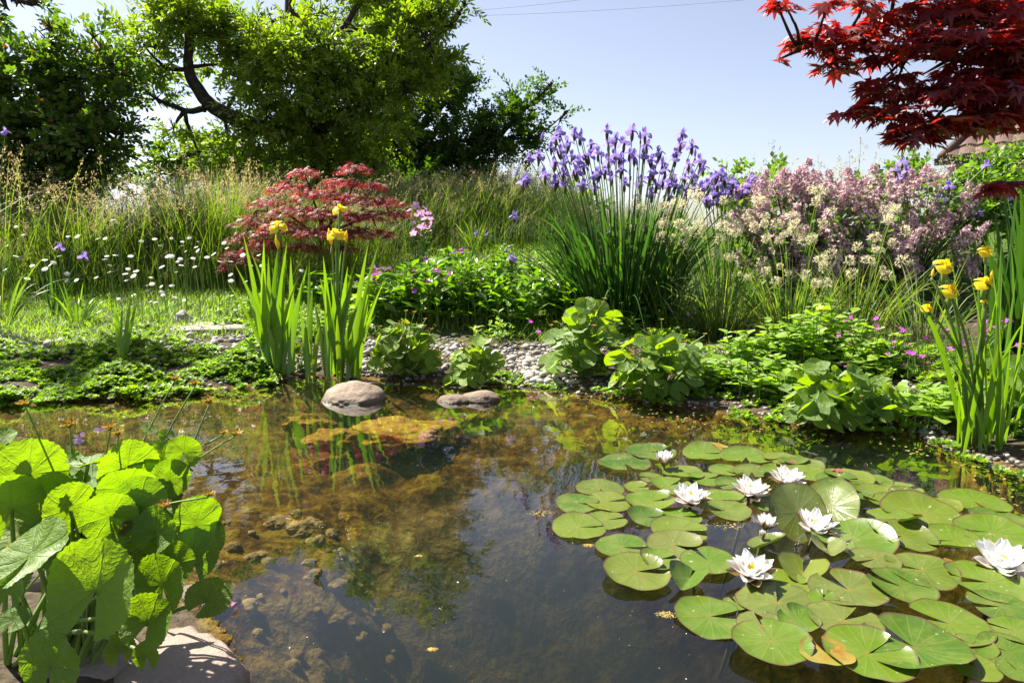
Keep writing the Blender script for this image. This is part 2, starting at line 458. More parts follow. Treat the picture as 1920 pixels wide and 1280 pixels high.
def ground_mat():
    t = NT('soil')
    pos = t.geo().outputs['Position']; sp = t.n('SeparateXYZ'); t.l(pos, sp.inputs[0])
    n = t.noise(3.0, 6.0, .6); n2 = t.noise(26.0, 5.0, .6); n3 = t.noise(9.0, 4.0, .6, dist=.6)
    soil = t.ramp(n2, [(.3, (.030, .022, .014)), (.7, (.11, .085, .055))])
    green = t.ramp(n2, [(.3, (.03, .07, .012)), (.7, (.09, .14, .02))])
    far = t.n('MapRange'); t.l(sp.outputs[1], far.inputs[0]); far.inputs[1].default_value = 5.2; far.inputs[2].default_value = 6.4
    land = t.mix(t.math('MULTIPLY', far.outputs[0], t.ramp(n, [(.3, (.55,) * 3), (.6, (1,) * 3)])), soil, green)
    f = t.math('ADD', t.math('MULTIPLY', n3, .6), t.math('MULTIPLY', n2, .4))
    shal = t.ramp(f, [(.38, (.016, .009, .002)), (.46, (.058, .028, .003)), (.54, (.14, .080, .007)), (.63, (.19, .155, .018))])
    deepc = t.ramp(f, [(.36, (.09, .07, .04)), (.46, (.17, .13, .075)), (.57, (.27, .215, .13)), (.68, (.36, .30, .20))])
    dm = t.n('MapRange'); t.l(sp.outputs[2], dm.inputs[0]); dm.inputs[1].default_value = -.25; dm.inputs[2].default_value = -.36
    bed = t.mix(dm.outputs[0], shal, deepc)
    wl = t.n('MapRange'); t.l(sp.outputs[2], wl.inputs[0]); wl.inputs[1].default_value = .004; wl.inputs[2].default_value = .02
    col = t.mix(wl.outputs[0], bed, land)
    return t.done(t.principled(col, .92, t.bump(t.math('ADD', n2, t.math('MULTIPLY', n3, 1.5)), .9, .02), .15))
def make_ground():
    def axis(lo, hi, step, far_lo, far_hi, n):
        core = np.arange(lo, hi + 1e-6, step)
        up = hi + (far_hi - hi) * (np.linspace(0, 1, n + 1)[1:] ** 3.2); dn = lo - (lo - far_lo) * (np.linspace(0, 1, n + 1)[1:] ** 3.2)
        return np.concatenate([dn[::-1], core, up])
    xs = axis(-4.6, 4.6, .03, -700, 700, 36); ys = axis(.2, 6.0, .03, -60, 1200, 40)
    X, Y = np.meshgrid(xs, ys); Z = H(X, Y)
    mb = MB().add(np.stack([X, Y, Z], -1).reshape(-1, 3), grid_faces(len(ys), len(xs)))
    tag(mb.build('ground', ground_mat()), kind='structure')
make_ground()

def water_mat():
    t = NT('pond_water')
    n = t.n('TexNoise'); n.inputs['Scale'].default_value = 5.0; n.inputs['Detail'].default_value = 2.0
    t.l(t.geo().outputs['Position'], n.inputs['Vector'])
    n2 = t.noise(42.0, 1.0)
    h = t.math('ADD', n.outputs['Fac'], t.math('MULTIPLY', n2, .06))
    b = t.bump(h, .05, .03)
    sp = t.n('SeparateXYZ'); t.l(t.geo().outputs['True Normal'], sp.inputs[0])
    top = t.math('GREATER_THAN', t.math('ABSOLUTE', sp.outputs[2]), .5)
    f = t.math('MULTIPLY', t.math('MULTIPLY', t.schlick(.022, b), 1.5, clamp=True), top)
    s = t.mixs(f, t.bsdf('Transparent', (1, 1, 1)), t.bsdf('Glossy', (1, 1, 1), b, 0.0))
    va = t.n('VolumeAbsorption'); va.inputs['Color'].default_value = (.50, .46, 0.12, 1); va.inputs['Density'].default_value = 1.9
    vs = t.n('VolumeScatter'); vs.inputs['Color'].default_value = (.36, .58, .60, 1); vs.inputs['Density'].default_value = .09
    vs.inputs['Anisotropy'].default_value = 0.0
    ad = t.n('AddShader'); t.l(va.outputs[0], ad.inputs[0]); t.l(vs.outputs[0], ad.inputs[1])
    return t.done(s, ad.outputs[0])
def make_water():
    x0, x1, y0, y1, zb = -4.5, 4.5, .22, 4.7, -1.8
    V = [(x, y, z) for z in (zb, 0.0) for y in (y0, y1) for x in (x0, x1)]
    F = np.array([(0, 2, 3, 1), (4, 5, 7, 6), (0, 1, 5, 4), (2, 6, 7, 3), (0, 4, 6, 2), (1, 3, 7, 5)])
    o = MB().add(V, F).build('pond_water', water_mat(), smooth=False); tag(o, kind='structure')
make_water()

# ------------------------------------------------------------------ stones
def ico(sub=4):
    bm = bmesh.new(); bmesh.ops.create_icosphere(bm, subdivisions=sub, radius=1.0)
    V = np.array([v.co[:] for v in bm.verts]); F = np.array([[v.index for v in f.verts] for f in bm.faces]); bm.free()
    return V, F
def stone(size, seed, amp=.18, freq=1.3, sub=4, sharp=0.0, top_flat=0.0):
    V, F = ico(sub)
    d = 1 + amp * fbm(V * freq + seed * 7.3, 4, seed)[:, None]
    W = V * d
    if sharp: W = W / np.maximum(1, np.abs(W).max(1, keepdims=True) * (1 + sharp) - sharp * .0) * (1 + .0)
    if top_flat: W[:, 2] = np.where(W[:, 2] > top_flat, top_flat + (W[:, 2] - top_flat) * .25, W[:, 2])
    return W * np.array(size), F
def boulder(name, label, cat, c, size, seed, mat, rot=0.0, tilt=0.0, group=None, **kw):
    V, F = stone(size, seed, **kw)
    V = V @ (rotz(rot) @ roty(tilt)).T
    o = MB().add(V, F).build(name, mat, None, True, None); o.location = [float(v) for v in c]
    return tag(o, label, cat, group)
c = at_z(662, 752, 0.0)
def ridge_boulder(label, c, size, seed, rot):
    V, F = ico(5); W = V * np.array([1, 1, 1.0]); h = np.maximum(0, W[:, 2]); W[:, 2] = np.where(W[:, 2] > 0, h * (1 - .55 * np.abs(W[:, 0] * .35 + W[:, 1]) ** 1.1), W[:, 2]); W = W * (1 + .10 * fbm(V * 1.6, 4, seed) + .02 * fbm(V * 7, 3, seed + 3))[:, None]
    o = MB().add((W * np.array(size)) @ rotz(rot).T, F).build('boulder', M['boulder']); o.location = [float(v) for v in c]; return tag(o, label, 'boulder')
ridge_boulder('rounded tan boulder rising from the shallow water in front of the sword-leaved iris', c + np.array((0, .07, -.015)), (.195, .17, .128), 3, .25)
c = at_z(878, 752, 0.0)
V1, F1 = stone((.12, .09, .056), 5, amp=.15, sub=4); V2, F2 = stone((.11, .08, .04), 8, amp=.15, sub=4)
o = MB().add(V1 + np.array((.07, 0, 0.0)), F1).add(V2 + np.array((-.085, -.03, 0)), F2).build('boulder', M['boulder'])
o.location = [float(v) for v in c + np.array((0, .04, 0.0))]
tag(o, 'long low two-humped stone at the water line below a small marigold plant', 'boulder')
for px, py, dz, sz, sd, lab in ((750, 785, -.085, (.31, .21, .060), 11, 'flat submerged stone coated in orange algae in front of the two exposed stones'),
                                (625, 798, -.085, (.135, .10, .06), 12, 'small submerged stone furred with yellow algae below the rounded boulder'),
                                (575, 772, -.085, (.13, .08, .06), 13, 'submerged algae-covered stone left of the rounded boulder')):
    boulder('algae_stone', lab, 'stone', at_z(px, py, 0) + np.array((0, 0, dz)), sz, sd, M['algae_rock'], .1, amp=.30, freq=1.9, sub=5, group='algae covered stones under the water')
# rounded stones furred with algae on the bed, left of the lily raft
sub_mesh = []
for k in range(6):
    V, F = ico(4); V = V * (1 + .22 * fbm(V * 1.4 + k * 3.1, 3, 70 + k) + .07 * fbm(V * 6, 3, 75 + k))[:, None]; sub_mesh.append(MB().add(V * np.array((1, .85, .55)), F).mesh('bed_stone', None))
def bed_stone_mat():
    t = NT('bed_stone'); ri = t.n('ObjectInfo').outputs['Random']; n = t.noise(24.0, 6.0, .7)
    c = t.ramp(t.math('ADD', t.math('MULTIPLY', n, .8), t.math('MULTIPLY', ri, .2)), [(.35, (.13, .095, .05)), (.55, (.29, .22, .125)), (.75, (.42, .34, .23))]); return t.done(t.principled(c, .95, t.bump(t.noise(55.0, 5.0, .7), 1.0, .012), .1))
M['bed_stone'] = bed_stone_mat()
for me in sub_mesh: me.materials.clear(); me.materials.append(M['bed_stone'])
random.seed(77)
for k in range(120):
    px, py = random.uniform(400, 1000), random.uniform(1010, 1310); px = min(px, 400 + (py - 960) * 2.4 + random.uniform(-40, 40))
    q = at_z(px, py, -.3); hz = h1(q[0], q[1])
    if pond_sd(np.array([q[0]]), np.array([q[1]]))[0] > -.1: continue
    s = random.choice((.018, .02, .024, .03, .035, .045)) * random.uniform(.8, 1.2); o = link('bed_stone', sub_mesh[k % 6], None, (q[0], q[1], hz - s * .12)); o.scale = (s,) * 3; o.rotation_euler = (random.uniform(-.3, .3), random.uniform(-.3, .3), random.uniform(0, 6.3))
    tag(o, 'algae-furred stone lying under the clear water left of the lily pads', 'stone', 'stones on the pond bed')
# the bank's rocks at the lower left
boulder('shore_rock', 'large pale rock at the water edge under the big-leaved marsh marigold', 'rock', at_z(362, 1290, 0) + np.array((-.02, -.03, -.035)), (.135, .27, .125), 17, M['shore_rock'], .55, amp=.22, freq=1.5, sub=5, top_flat=.7)
boulder('shore_rock', 'pale stone at the lower left beneath the lowest marigold leaves', 'rock', at_z(120, 1300, 0) + np.array((0, .02, -.03)), (.17, .14, .10), 27, M['shore_rock'], .3, amp=.25, freq=1.5, sub=4)
boulder('shore_rock', 'pinkish stone showing between the stalks of the big marsh marigold', 'rock', at_z(40, 1125, 0) + np.array((0, .05, -.01)), (.19, .10, .10), 19, M['shore_rock'], -.2, amp=.2, sub=4)
boulder('shore_rock', 'dark wet stone under the lowest marigold leaf beside the water', 'rock', at_z(385, 1115, 0) + np.array((-.03, .0, -.035)), (.11, .07, .055), 23, M['shore_rock'], .2, amp=.2, sub=4)
boulder('shore_rock', 'submerged pale slab beyond the large shore rock', 'rock', at_z(500, 1290, 0) + np.array((.0, 0, -.17)), (.15, .2, .08), 29, M['shore_rock'], .5, amp=.2, sub=4)
V, F = stone((.36, .26, .035), 31, amp=.12, freq=1.2, sub=4)
o = MB().add(V, F).build('stone_slab', M['slab']); o.location = [float(v) for v in gp(402, 616) + np.array((0, 0, .012))]
tag(o, 'flat grey stepping slab at the edge of the lawn', 'slab')
V, F = stone((.07, .08, .085), 37, amp=.3, freq=1.6, sub=4)
o = MB().add(V, F).build('garden_stone', M['slab']); o.location = [float(v) for v in gp(345, 605) + np.array((0, 0, .02))]
tag(o, 'upright greenish stone beside the flat stepping slab', 'stone')

# pebbles: the largest as single stones, the rest of the bank as gravel
peb_mesh = []
for k in range(8):
    V, F = stone((1, .78 + .04 * (k % 4), .55 + .05 * (k % 3)), 40 + k, amp=.14, freq=.9, sub=2)
    peb_mesh.append(MB().add(V, F).mesh('pebble', M['pebble']))
# strips of pixels in which pebbles lie: polygon boxes (x0,x1,y0,y1,count,size px)
PEB = [(905, 1050, 650, 690, 50, 15), (980, 1060, 675, 722, 46, 17), (660, 720, 640, 700, 24, 14), (480, 560, 632, 690, 24, 14), (300, 460, 618, 655, 40, 15), (690, 900, 640, 662, 24, 14),
       (0, 120, 634, 660, 24, 16), (820, 910, 655, 700, 22, 14), (1335, 1395, 655, 700, 22, 12), (1665, 1720, 720, 775, 18, 21), (560, 660, 640, 690, 16, 9), (1060, 1250, 700, 740, 14, 10), (1130, 1180, 640, 680, 8, 9), (700, 830, 640, 720, 14, 10)]
def proj(x, y, z):
    w = y * CA - (z - CAMH) * SA; return 960 + FPX * x / w, 640 - FPX * ((z - CAMH) * CA + y * SA) / w
def off_pebbles(x, y):
    """true where no pebble patch should show"""
    px, py = proj(x, y, np.maximum(hq(x, y), 0)); ok = np.ones(len(px), bool)
    for x0, x1, y0, y1, n, s in PEB: ok &= ~((px > x0) & (px < x1) & (py > y0) & (py < y1))
    return ok
def in_strip(strips):
    out = []
    for x0, x1, y0, y1, n, s in strips:
        for _ in range(n): out.append((random.uniform(x0, x1), random.uniform(y0, y1), s))
    return out
PL = 'smooth rounded pebble on the grey gravel bank of the pond'
for k, (px, py, s) in enumerate(in_strip(PEB)):
    g = gp(px, py); sz = s / FPX * g[1] * .5 * random.uniform(.6, 1.35)
    o = link('pebble', peb_mesh[k % 8], None, (g[0], g[1], max(g[2], 0) + sz * random.uniform(.15, .45)))
    o.scale = (sz,) * 3; o.rotation_euler = (random.uniform(-.4, .4), random.uniform(-.4, .4), random.uniform(0, 6.3))
    tag(o, PL, 'pebble', 'pebbles of the gravel bank')
mb = MB(); T = stone((1, .8, .6), 51, amp=.15, freq=.9, sub=1)
pts = []
for x0, x1, y0, y1, n, s in PEB:
    for _ in range(int(n * 7)):
        g = gp(random.uniform(x0 - 25, x1 + 25), random.uniform(y0 - 6, y1 + 6)); pts.append((g[0], g[1], max(g[2], 0), s / FPX * g[1] * .5 * random.uniform(.35, .8)))
for _ in range(1500):                                   # gravel all along the far bank
    a = random.randrange(len(_far) - 1); q = POND[a] + (POND[a + 1] - POND[a]) * random.random()
    y = q[1] + random.uniform(.02, 1.0) ** 1.3; pts.append((q[0], y, max(h1(q[0], y), 0), random.uniform(.008, .02)))
pts = np.array(pts)
mb.inst(T, frames(rdir(len(pts)) * np.array([1, 1, .3])), pts[:, :3] + np.array([0, 0, .004]), pts[:, 3])
def gravel_mat():
    t = NT('gravel'); f = t.geo().outputs['Random Per Island']
    c = t.ramp(f, [(0, (.09, .085, .075)), (.5, (.22, .205, .185)), (1, (.42, .39, .355))])
    return t.done(t.principled(c, .8, None, .3))
tag(mb.build('gravel', gravel_mat()), 'grey gravel of small stones covering the bank', 'gravel', kind='stuff')

# floating scum
def scum(px, py, wpx, seed, label):
    c = at_z(px, py, 0); r = wpx / FPX * math.hypot(c[1], 1.0) * .5
    pts = []; V, F = stone((1, .8, .35), seed, amp=.35, freq=2.5, sub=2); mb = MB(); n = 70
    a = rng.uniform(0, 6.28, n); q = r * np.sqrt(rng.uniform(0, 1, n)); P = np.stack([q * np.cos(a) * 1.2, q * np.sin(a) * .7, np.zeros(n)], -1)
    mb.inst((V, F), rotz_n(a), P, rng.uniform(.002, .0062, n) * (1.3 - q / r)); o = mb.build('algae_clump', M['scum']); o.location = [float(v) for v in c]
    tag(o, label, 'algae', 'floating algae clumps')
scum(1015, 962, 44, 61, 'tan froth of algae floating left of the lily pads')
scum(1103, 1022, 20, 62, 'small tan algae scrap beside a lily pad, nearer than the largest froth')
scum(1250, 1152, 36, 63, 'tan algae scrap touching the left tip of a front lily pad')
scum(785, 1042, 12, 64, 'tiny pale algae crumb drifting in open water')
scum(811, 1217, 16, 65, 'pale crumb of algae floating in the foreground water')
scum(1370, 985, 60, 66, 'brownish algae strip floating between the white lilies')

# dust, pollen and petals drifting on the open water
mb = MB(); rs_ = np.random.default_rng(4); N = 420; x = rs_.uniform(-1.6, 2.2, N); y = rs_.uniform(1.35, 3.6, N); k = pond_sd(x, y) < -.05; x, y = x[k], y[k]
mb.inst(stone((1, .8, .25), 3, amp=.3, freq=2.0, sub=1), rotz_n(rs_.uniform(0, 6.28, len(x))), np.stack([x, y, 0 * x + .0005], -1), rs_.exponential(.0008, len(x)) + .0006)
def speck_mat():
    t = NT('floating_speck'); c = t.ramp(t.geo().outputs['Random Per Island'], [(0, (.45, .40, .30)), (1, (.75, .74, .68))]); return t.done(t.principled(c, .8, None, .2))
tag(mb.build('floating_specks', speck_mat()), 'pale specks of dust and pollen floating on the open water', 'specks', kind='stuff')
# ------------------------------------------------------------------ plant templates (unit size)
def simple_leaf(w=.28, droop=.12, fold=.08):
    """pointed leaf along +Y, length 1"""
    V = np.array([(0, 0, 0), (-w * .8, .3, fold), (0, .33, -.0), (w * .8, .3, fold), (-w, .58, fold * .7 - droop * .4), (0, .62, -droop * .4), (w, .58, fold * .7 - droop * .4), (0, 1, -droop)], float)
    F = [np.array([(0, 2, 1), (0, 3, 2), (4, 5, 7), (5, 6, 7)]), np.array([(1, 2, 5, 4), (2, 3, 6, 5)])]
    return V, F
def tiny_leaf(w=.3, fold=.08):
    V = np.array([(0, 0, 0), (-w, .5, fold), (0, 1, -.1), (w, .5, fold)], float)
    return V, [np.array([(0, 2, 1), (0, 3, 2)])]
def lobed_leaf(lobes, notch=.42, nw=.5):
    """palmate leaf: lobes = list of (angle from +Y in degrees, length); stalk at the origin"""
    V = [(0, 0, 0)]; F = []
    n = len(lobes)
    for i, (a, L) in enumerate(lobes):
        V.append((math.sin(R(a)) * L, math.cos(R(a)) * L, -.16 * L * L))
    for i in range(n - 1):
        a = R((lobes[i][0] + lobes[i + 1][0]) / 2); q = min(lobes[i][1], lobes[i + 1][1]) * notch
        V.append((math.sin(a) * q, math.cos(a) * q, .04))
    a0, a1 = R(lobes[0][0] - 22), R(lobes[-1][0] + 22)
    V.append((math.sin(a0) * .16, math.cos(a0) * .16, .02)); V.append((math.sin(a1) * .16, math.cos(a1) * .16, .02))
    st = 1 + n
    left = [st + n - 1] + [st + i for i in range(n - 1)]; right = [st + i for i in range(n - 1)] + [st + n]
    for i in range(n): F.append((0, left[i], 1 + i, right[i]))
    return np.array(V, float), [np.array(F)]
MAPLE = [(-118, .45), (-72, .75), (-34, .95), (0, 1.05), (34, .95), (72, .75), (118, .45)]
T_MAPLE = lobed_leaf(MAPLE, .52)
T_DISS = lobed_leaf([(-105, .6), (-68, .85), (-34, 1.0), (0, 1.1), (34, 1.0), (68, .85), (105, .6)], .22)
def round_leaf(nr=4, na=40, notch=R(40), cup=.16, crenate=.03, ncren=18, sinus=.12, wave=.05, seed=0):
    """kidney leaf in the XY plane, stalk at the origin, notch towards -Y"""
    V, U = [(0, 0, 0)], [(0, 0)]
    ang = np.linspace(-math.pi + notch / 2, math.pi - notch / 2, na)
    for j in range(1, nr + 1):
        s = j / nr
        for i, a in enumerate(ang):
            back = abs(a) / math.pi
            r = s * (1 - .06 * back) * (1 + (crenate * math.cos(a * ncren) if j == nr else 0))
            z = cup * s * s + wave * s * s * math.sin(3 * a + seed) + .010 * s * math.cos(a * 7 + seed)
            V.append((math.sin(a) * r, math.cos(a) * r + sinus * 0, z)); U.append((a, s))
    F3 = [(0, 1 + i + 1, 1 + i) for i in range(na - 1)]
    F4 = []
    for j in range(nr - 1):
        b = 1 + j * na
        for i in range(na - 1): F4.append((b + i, b + i + 1, b + na + i + 1, b + na + i))
    return np.array(V, float), [np.array(F3), np.array(F4)], np.array(U, float)
def petal(L, w, n=5, rise=lambda s: 0.0, out=lambda s: s, shape=lambda s: math.sin(math.pi * min(1, s ** .75)) ** .8, cup=.25):
    """petal in the YZ plane starting at the origin"""
    s = np.linspace(0, 1, n + 1)
    P = np.stack([0 * s, [L * out(v) for v in s], [L * rise(v) for v in s]], -1)
    W = np.array([w * max(.04, shape(v)) for v in s])
    return ribbon(P, (1, 0, 0), W, cup)
def whorl(T, n, a0=0.0, tilt=0.0, jit=0.0, r0=0.0, z0=0.0):
    out = []
    for k in range(n):
        Rm = rotz(a0 + 2 * math.pi * k / n + random.uniform(-jit, jit)) @ rotx(tilt + random.uniform(-jit, jit))
        out.append(xf(T, Rm, Rm @ np.array([0, r0, 0]) * 1.0 + np.array([0, 0, z0])))
    return out

def twig(n=12, L=1.0, lf=None, size=.34, seed=0, spread=1.0, arch=.25, flat=False):
    """leafy twig along +Y: n leaves up the stem; returns leaves template and stem template"""
    rs = np.random.default_rng(seed); lf = lf or simple_leaf()
    parts = []
    for i in range(n):
        s = (i + .6) / n; a = i * 2.4 + rs.uniform(-.4, .4)
        p = np.array([0, L * s, -arch * s * s * L])
        if flat: d = np.array([1.0 if i % 2 else -1.0, .7, rs.uniform(-.15, .15)])
        else: d = np.array([math.cos(a) * spread, .75, math.sin(a) * spread * .8 + .1])
        if i == n - 1: d = np.array([0, 1, -.1])
        parts.append(xf(lf, frames(d, rs.normal(0, .35, 3) + np.array([0, 0, 1]))[0], p, size * rs.uniform(.7, 1.15) * (1.05 - .3 * s)))
    return merge(parts)
LF = simple_leaf(.175, .18, .07)
TWIGS = [twig(13 + k, 1.0, LF, .42, k, 1.0, .1 + .08 * k) for k in range(5)]
LFW = simple_leaf(.30, .15, .06)
TWIGS_BROAD = [twig(10 + k, 1.0, LFW, .38, 10 + k, 1.0, .1 + .1 * k) for k in range(4)]
TINY = tiny_leaf()
TWIGS_SMALL = [twig(16, 1.0, TINY, .28, 20 + k, .9, .1 + .1 * k) for k in range(4)]

def branch_path(a, b, bow=.12, n=8, rs=random):
    a, b = np.asarray(a, float), np.asarray(b, float); L = np.linalg.norm(b - a)
    m = (a + b) / 2 + np.array([rs.uniform(-1, 1), rs.uniform(-1, 1), rs.uniform(-.2, .8)]) * L * bow
    P = bez(a, m, b, n); P[1:-1] += np.array([[rs.uniform(-1, 1) for _ in range(3)] for _ in range(n - 2)]) * L * .012
    return P

def sword(mb, base, tip, w, ctrl=None, side_ang=None, n=9, m=0, fold=.25):
    """sword-shaped leaf from base to tip"""
    base, tip = np.asarray(base, float), np.asarray(tip, float); L = np.linalg.norm(tip - base)
    if ctrl is None: ctrl = base + (tip - base) * .5 + np.array([(base - tip)[0] * .12, (base - tip)[1] * .12, L * .12])
    P = bez(base, ctrl, tip, n); s = np.linspace(0, 1, n)
    W = w * .5 * np.minimum(1, .55 + s * 1.6) * np.maximum(.03, 1 - np.maximum(0, (s - .45) / .55) ** 1.7)
    a = random.uniform(-.9, .9) if side_ang is None else side_ang
    side = np.stack([np.cos(a + .5 * s), np.sin(a + .5 * s), 0 * s], -1)
    T = ribbon(P, side, W, fold)
    mb.add(T[0], T[1], m, T[2])

# siberian iris bloom, radius about 1
def iris_bloom(seed, fall_w=.46, std=.85, fall=1.0, droop=.75):
    random.seed(seed)
    f = petal(fall, fall_w, 6, rise=lambda s: .28 * math.sin(s * 2.2) - droop * s * s * .75, out=lambda s: s * (1 - .22 * s), shape=lambda s: .12 + .95 * math.sin(math.pi * s ** 1.6) ** .7 if s < 1 else .1, cup=-.25)
    st = petal(std, .20, 5, rise=lambda s: .95 * s, out=lambda s: .28 * math.sin(s * 2.4), shape=lambda s: .2 + .8 * math.sin(math.pi * s ** 1.1) ** .8 if s < 1 else .12, cup=.3)
    cr = petal(.5, .10, 3, rise=lambda s: .35 * math.sin(s * 2.6), out=lambda s: s, cup=-.3)
    p = whorl(f, 3, seed * .7, 0, .18) + whorl(st, 3, seed * .7 + 1.05, 0, .2) + whorl(cr, 3, seed * .7, 0, .1, 0, .08)
    return merge(p)
SIB = [iris_bloom(k + 1) for k in range(4)]
FLAG = [iris_bloom(k + 7, .5, .55, 1.0, .72) for k in range(3)]
# spathe / pod under a bloom
def spindle(L, r, n=6, k=5):
    s = np.linspace(0, 1, n); P = np.stack([0 * s, 0 * s, s * L], -1)
    return tube(P, np.maximum(.08 * r, r * np.sin(math.pi * np.clip(s * .9 + .08, 0, 1))), k)
random.seed(3)
def ball(sub=2):
    return ico(sub)
def puff(n, r, leaf, size, seed):
    """round head of n small florets"""
    rs = np.random.default_rng(seed); d = nrm(rs.normal(size=(n, 3)) + np.array([0, 0, .25]))
    P = d * r * rs.uniform(.55, 1.05, n)[:, None]; Rm = frames(d, rs.normal(size=(n, 3)))
    mb = MB().inst(leaf, Rm, P, size * rs.uniform(.7, 1.2, n))
    return np.concatenate(mb.V), [f for f, _ in mb.F]
FLORET4 = merge([xf((np.array([(-.28, .12, 0), (0, 1, .12), (.28, .12, 0), (0, -.02, -.08)]) , [np.array([(0, 3, 2, 1)])]), rotz(k * math.pi / 2)) for k in range(4)])
M['fallen'] = leaf_mat('fallen_petal', [(.35, .03, .10), (.45, .06, .14)], trans=.3, f0=.02)
# ------------------------------------------------------------------ water lily pads
def pad_mat():
    t = NT('lily_pad'); a, r = t.luv(); ri = t.n('ObjectInfo').outputs['Random']
    base = t.ramp(ri, [(0, (.036, .082, .007)), (.2, (.066, .130, .005)), (.45, (.092, .150, .006)), (.65, (.115, .145, .011)), (.8, (.058, .102, .009)), (1, (.115, .13, .025))])
    n = t.noise(13.0, 5.0, .65); n2 = t.noise(90.0, 3.0, .6)
    col = t.mix(t.math('MULTIPLY', t.ramp(n, [(.42, (0,) * 3), (.68, (1,) * 3)]), .75), base, (.135, .165, .03))
    v = t.math('POWER', t.math('ABSOLUTE', t.math('COSINE', t.math('MULTIPLY', a, 9.0))), 40.0)
    v = t.math('MULTIPLY', v, t.math('SUBTRACT', 1.0, t.math('MULTIPLY', r, .75)))
    col = t.mix(t.math('MULTIPLY', v, .5), col, (.18, .24, .05))
    hub = t.n('MapRange'); t.l(t.math('ADD', r, t.math('MULTIPLY', t.math('SUBTRACT', n2, .5), .22)), hub.inputs[0]); hub.inputs[1].default_value = .14; hub.inputs[2].default_value = .03
    col = t.mix(t.math('MULTIPLY', hub.outputs[0], t.math('MULTIPLY_ADD', ri, .8, .1)), col, (.20, .13, .02))
    rim = t.n('MapRange'); t.l(t.math('ADD', r, t.math('MULTIPLY', t.math('SUBTRACT', n, .5), .05)), rim.inputs[0]); rim.inputs[1].default_value = .945; rim.inputs[2].default_value = .985
    col = t.mix(t.math('MULTIPLY', rim.outputs[0], .85), col, (.09, .035, .025))
    spots = t.ramp(t.noise(46.0, 5.0, .7), [(.65, (0,) * 3), (.69, (1,) * 3)])
    col = t.mix(t.math('MULTIPLY', spots, .7), col, (.45, .45, .34))
    brown = t.ramp(t.noise(17.0, 4.0, .65), [(.66, (0,) * 3), (.72, (1,) * 3)])
    col = t.mix(t.math('MULTIPLY', brown, t.math('MULTIPLY', ri, .8)), col, (.16, .08, .025))
    old = t.math('GREATER_THAN', ri, .965)
    tcol = t.mix(1.0, col, (1.3, 1.5, .45), 'MULTIPLY')
    b = t.bump(t.math('ADD', n2, t.math('MULTIPLY', v, 1.2)), .25, .003)
    return t.done(thin_shader(t, col, tcol, .18, .30, .065, b))
def old_pad_mat():
    t = NT('old_lily_pad'); a, r = t.luv(); n = t.noise(11.0, 5.0, .65)
    col = t.ramp(n, [(.3, (.18, .05, .02)), (.45, (.24, .15, .025)), (.6, (.22, .21, .04)), (.75, (.13, .17, .025))])
    return t.done(thin_shader(t, col, col, .2, .3, .05))
M['pad'] = pad_mat(); M['old_pad'] = old_pad_mat()
def pad_template(seed, na=72, nr=6, raise_=0.0, fold=0.0, notch=None, asp=.94):
    rs = np.random.default_rng(seed); notch = notch or R(rs.uniform(8, 26)); off = .10
    ang = np.linspace(-math.pi, math.pi, na); V, U = [(0, 0, 0)], [(0, 0)]
    ph = rs.uniform(0, 6.28, 4); ra = rs.uniform(.2, 1, 4)
    for j in range(1, nr + 1):
        s = j / nr
        for a in ang:
            gap = notch / 2 * (1 - abs(a) / math.pi) * 0
            aa = a * (1 - notch / (2 * math.pi))
            lob = 1 + .06 * (abs(a) / math.pi) ** 6                     # the lobes beside the notch run out a little
            wob = .012 * math.sin(3 * a + ph[0]) + .010 * math.sin(5 * a + ph[1]) + .006 * math.sin(11 * a + ph[2])
            bite = -.07 * math.exp(-((a - ph[2] + 3.1) / .06) ** 2) if seed % 3 == 0 else 0
            tip = bite - .10 * max(0, (abs(a) / math.pi - .93) / .07)
            rr = s * (lob + wob * s + tip * s)
            z = .030 * s * math.sin(2 * a + ph[1]) * s + .014 * s ** 4 * math.sin(7 * a + ph[0]) + (.15 * ra[0] * s ** 9) * (.5 + .5 * math.sin(2 * a + ph[3])) + raise_ * s ** 2.2 * max(0, math.cos(aa - ph[2])) ** 2
            x, y = math.sin(aa) * rr, math.cos(aa) * rr * asp
            z += .012 * math.cos(a * 9) * s * (1 - s)
            if fold: z += fold * abs(x) ** 1.3; x *= (1 - .32 * fold)
            V.append((x, y, z)); U.append((a, s))
    F3 = [(0, 1 + i + 1, 1 + i) for i in range(na - 1)]; F4 = []
    for j in range(nr - 1):
        b = 1 + j * na
        for i in range(na - 1): F4.append((b + i, b + i + 1, b + na + i + 1, b + na + i))
    return np.array(V), [np.array(F3), np.array(F4)], np.array(U)
_pads = {}
def pad_mesh(kind, k):
    key = (kind, k)
    if key not in _pads:
        T = pad_template(100 + k, raise_={'flat': 0, 'lip': .22, 'cup': .55, 'fold': .0, 'old': .1}[kind], fold=.5 if kind == 'fold' else 0)
        mb = MB().add(T[0], T[1], 0, T[2]); me = mb.mesh('lily_pad', M['old_pad'] if kind == 'old' else M['pad'])
        _pads[key] = me
    return _pads[key]
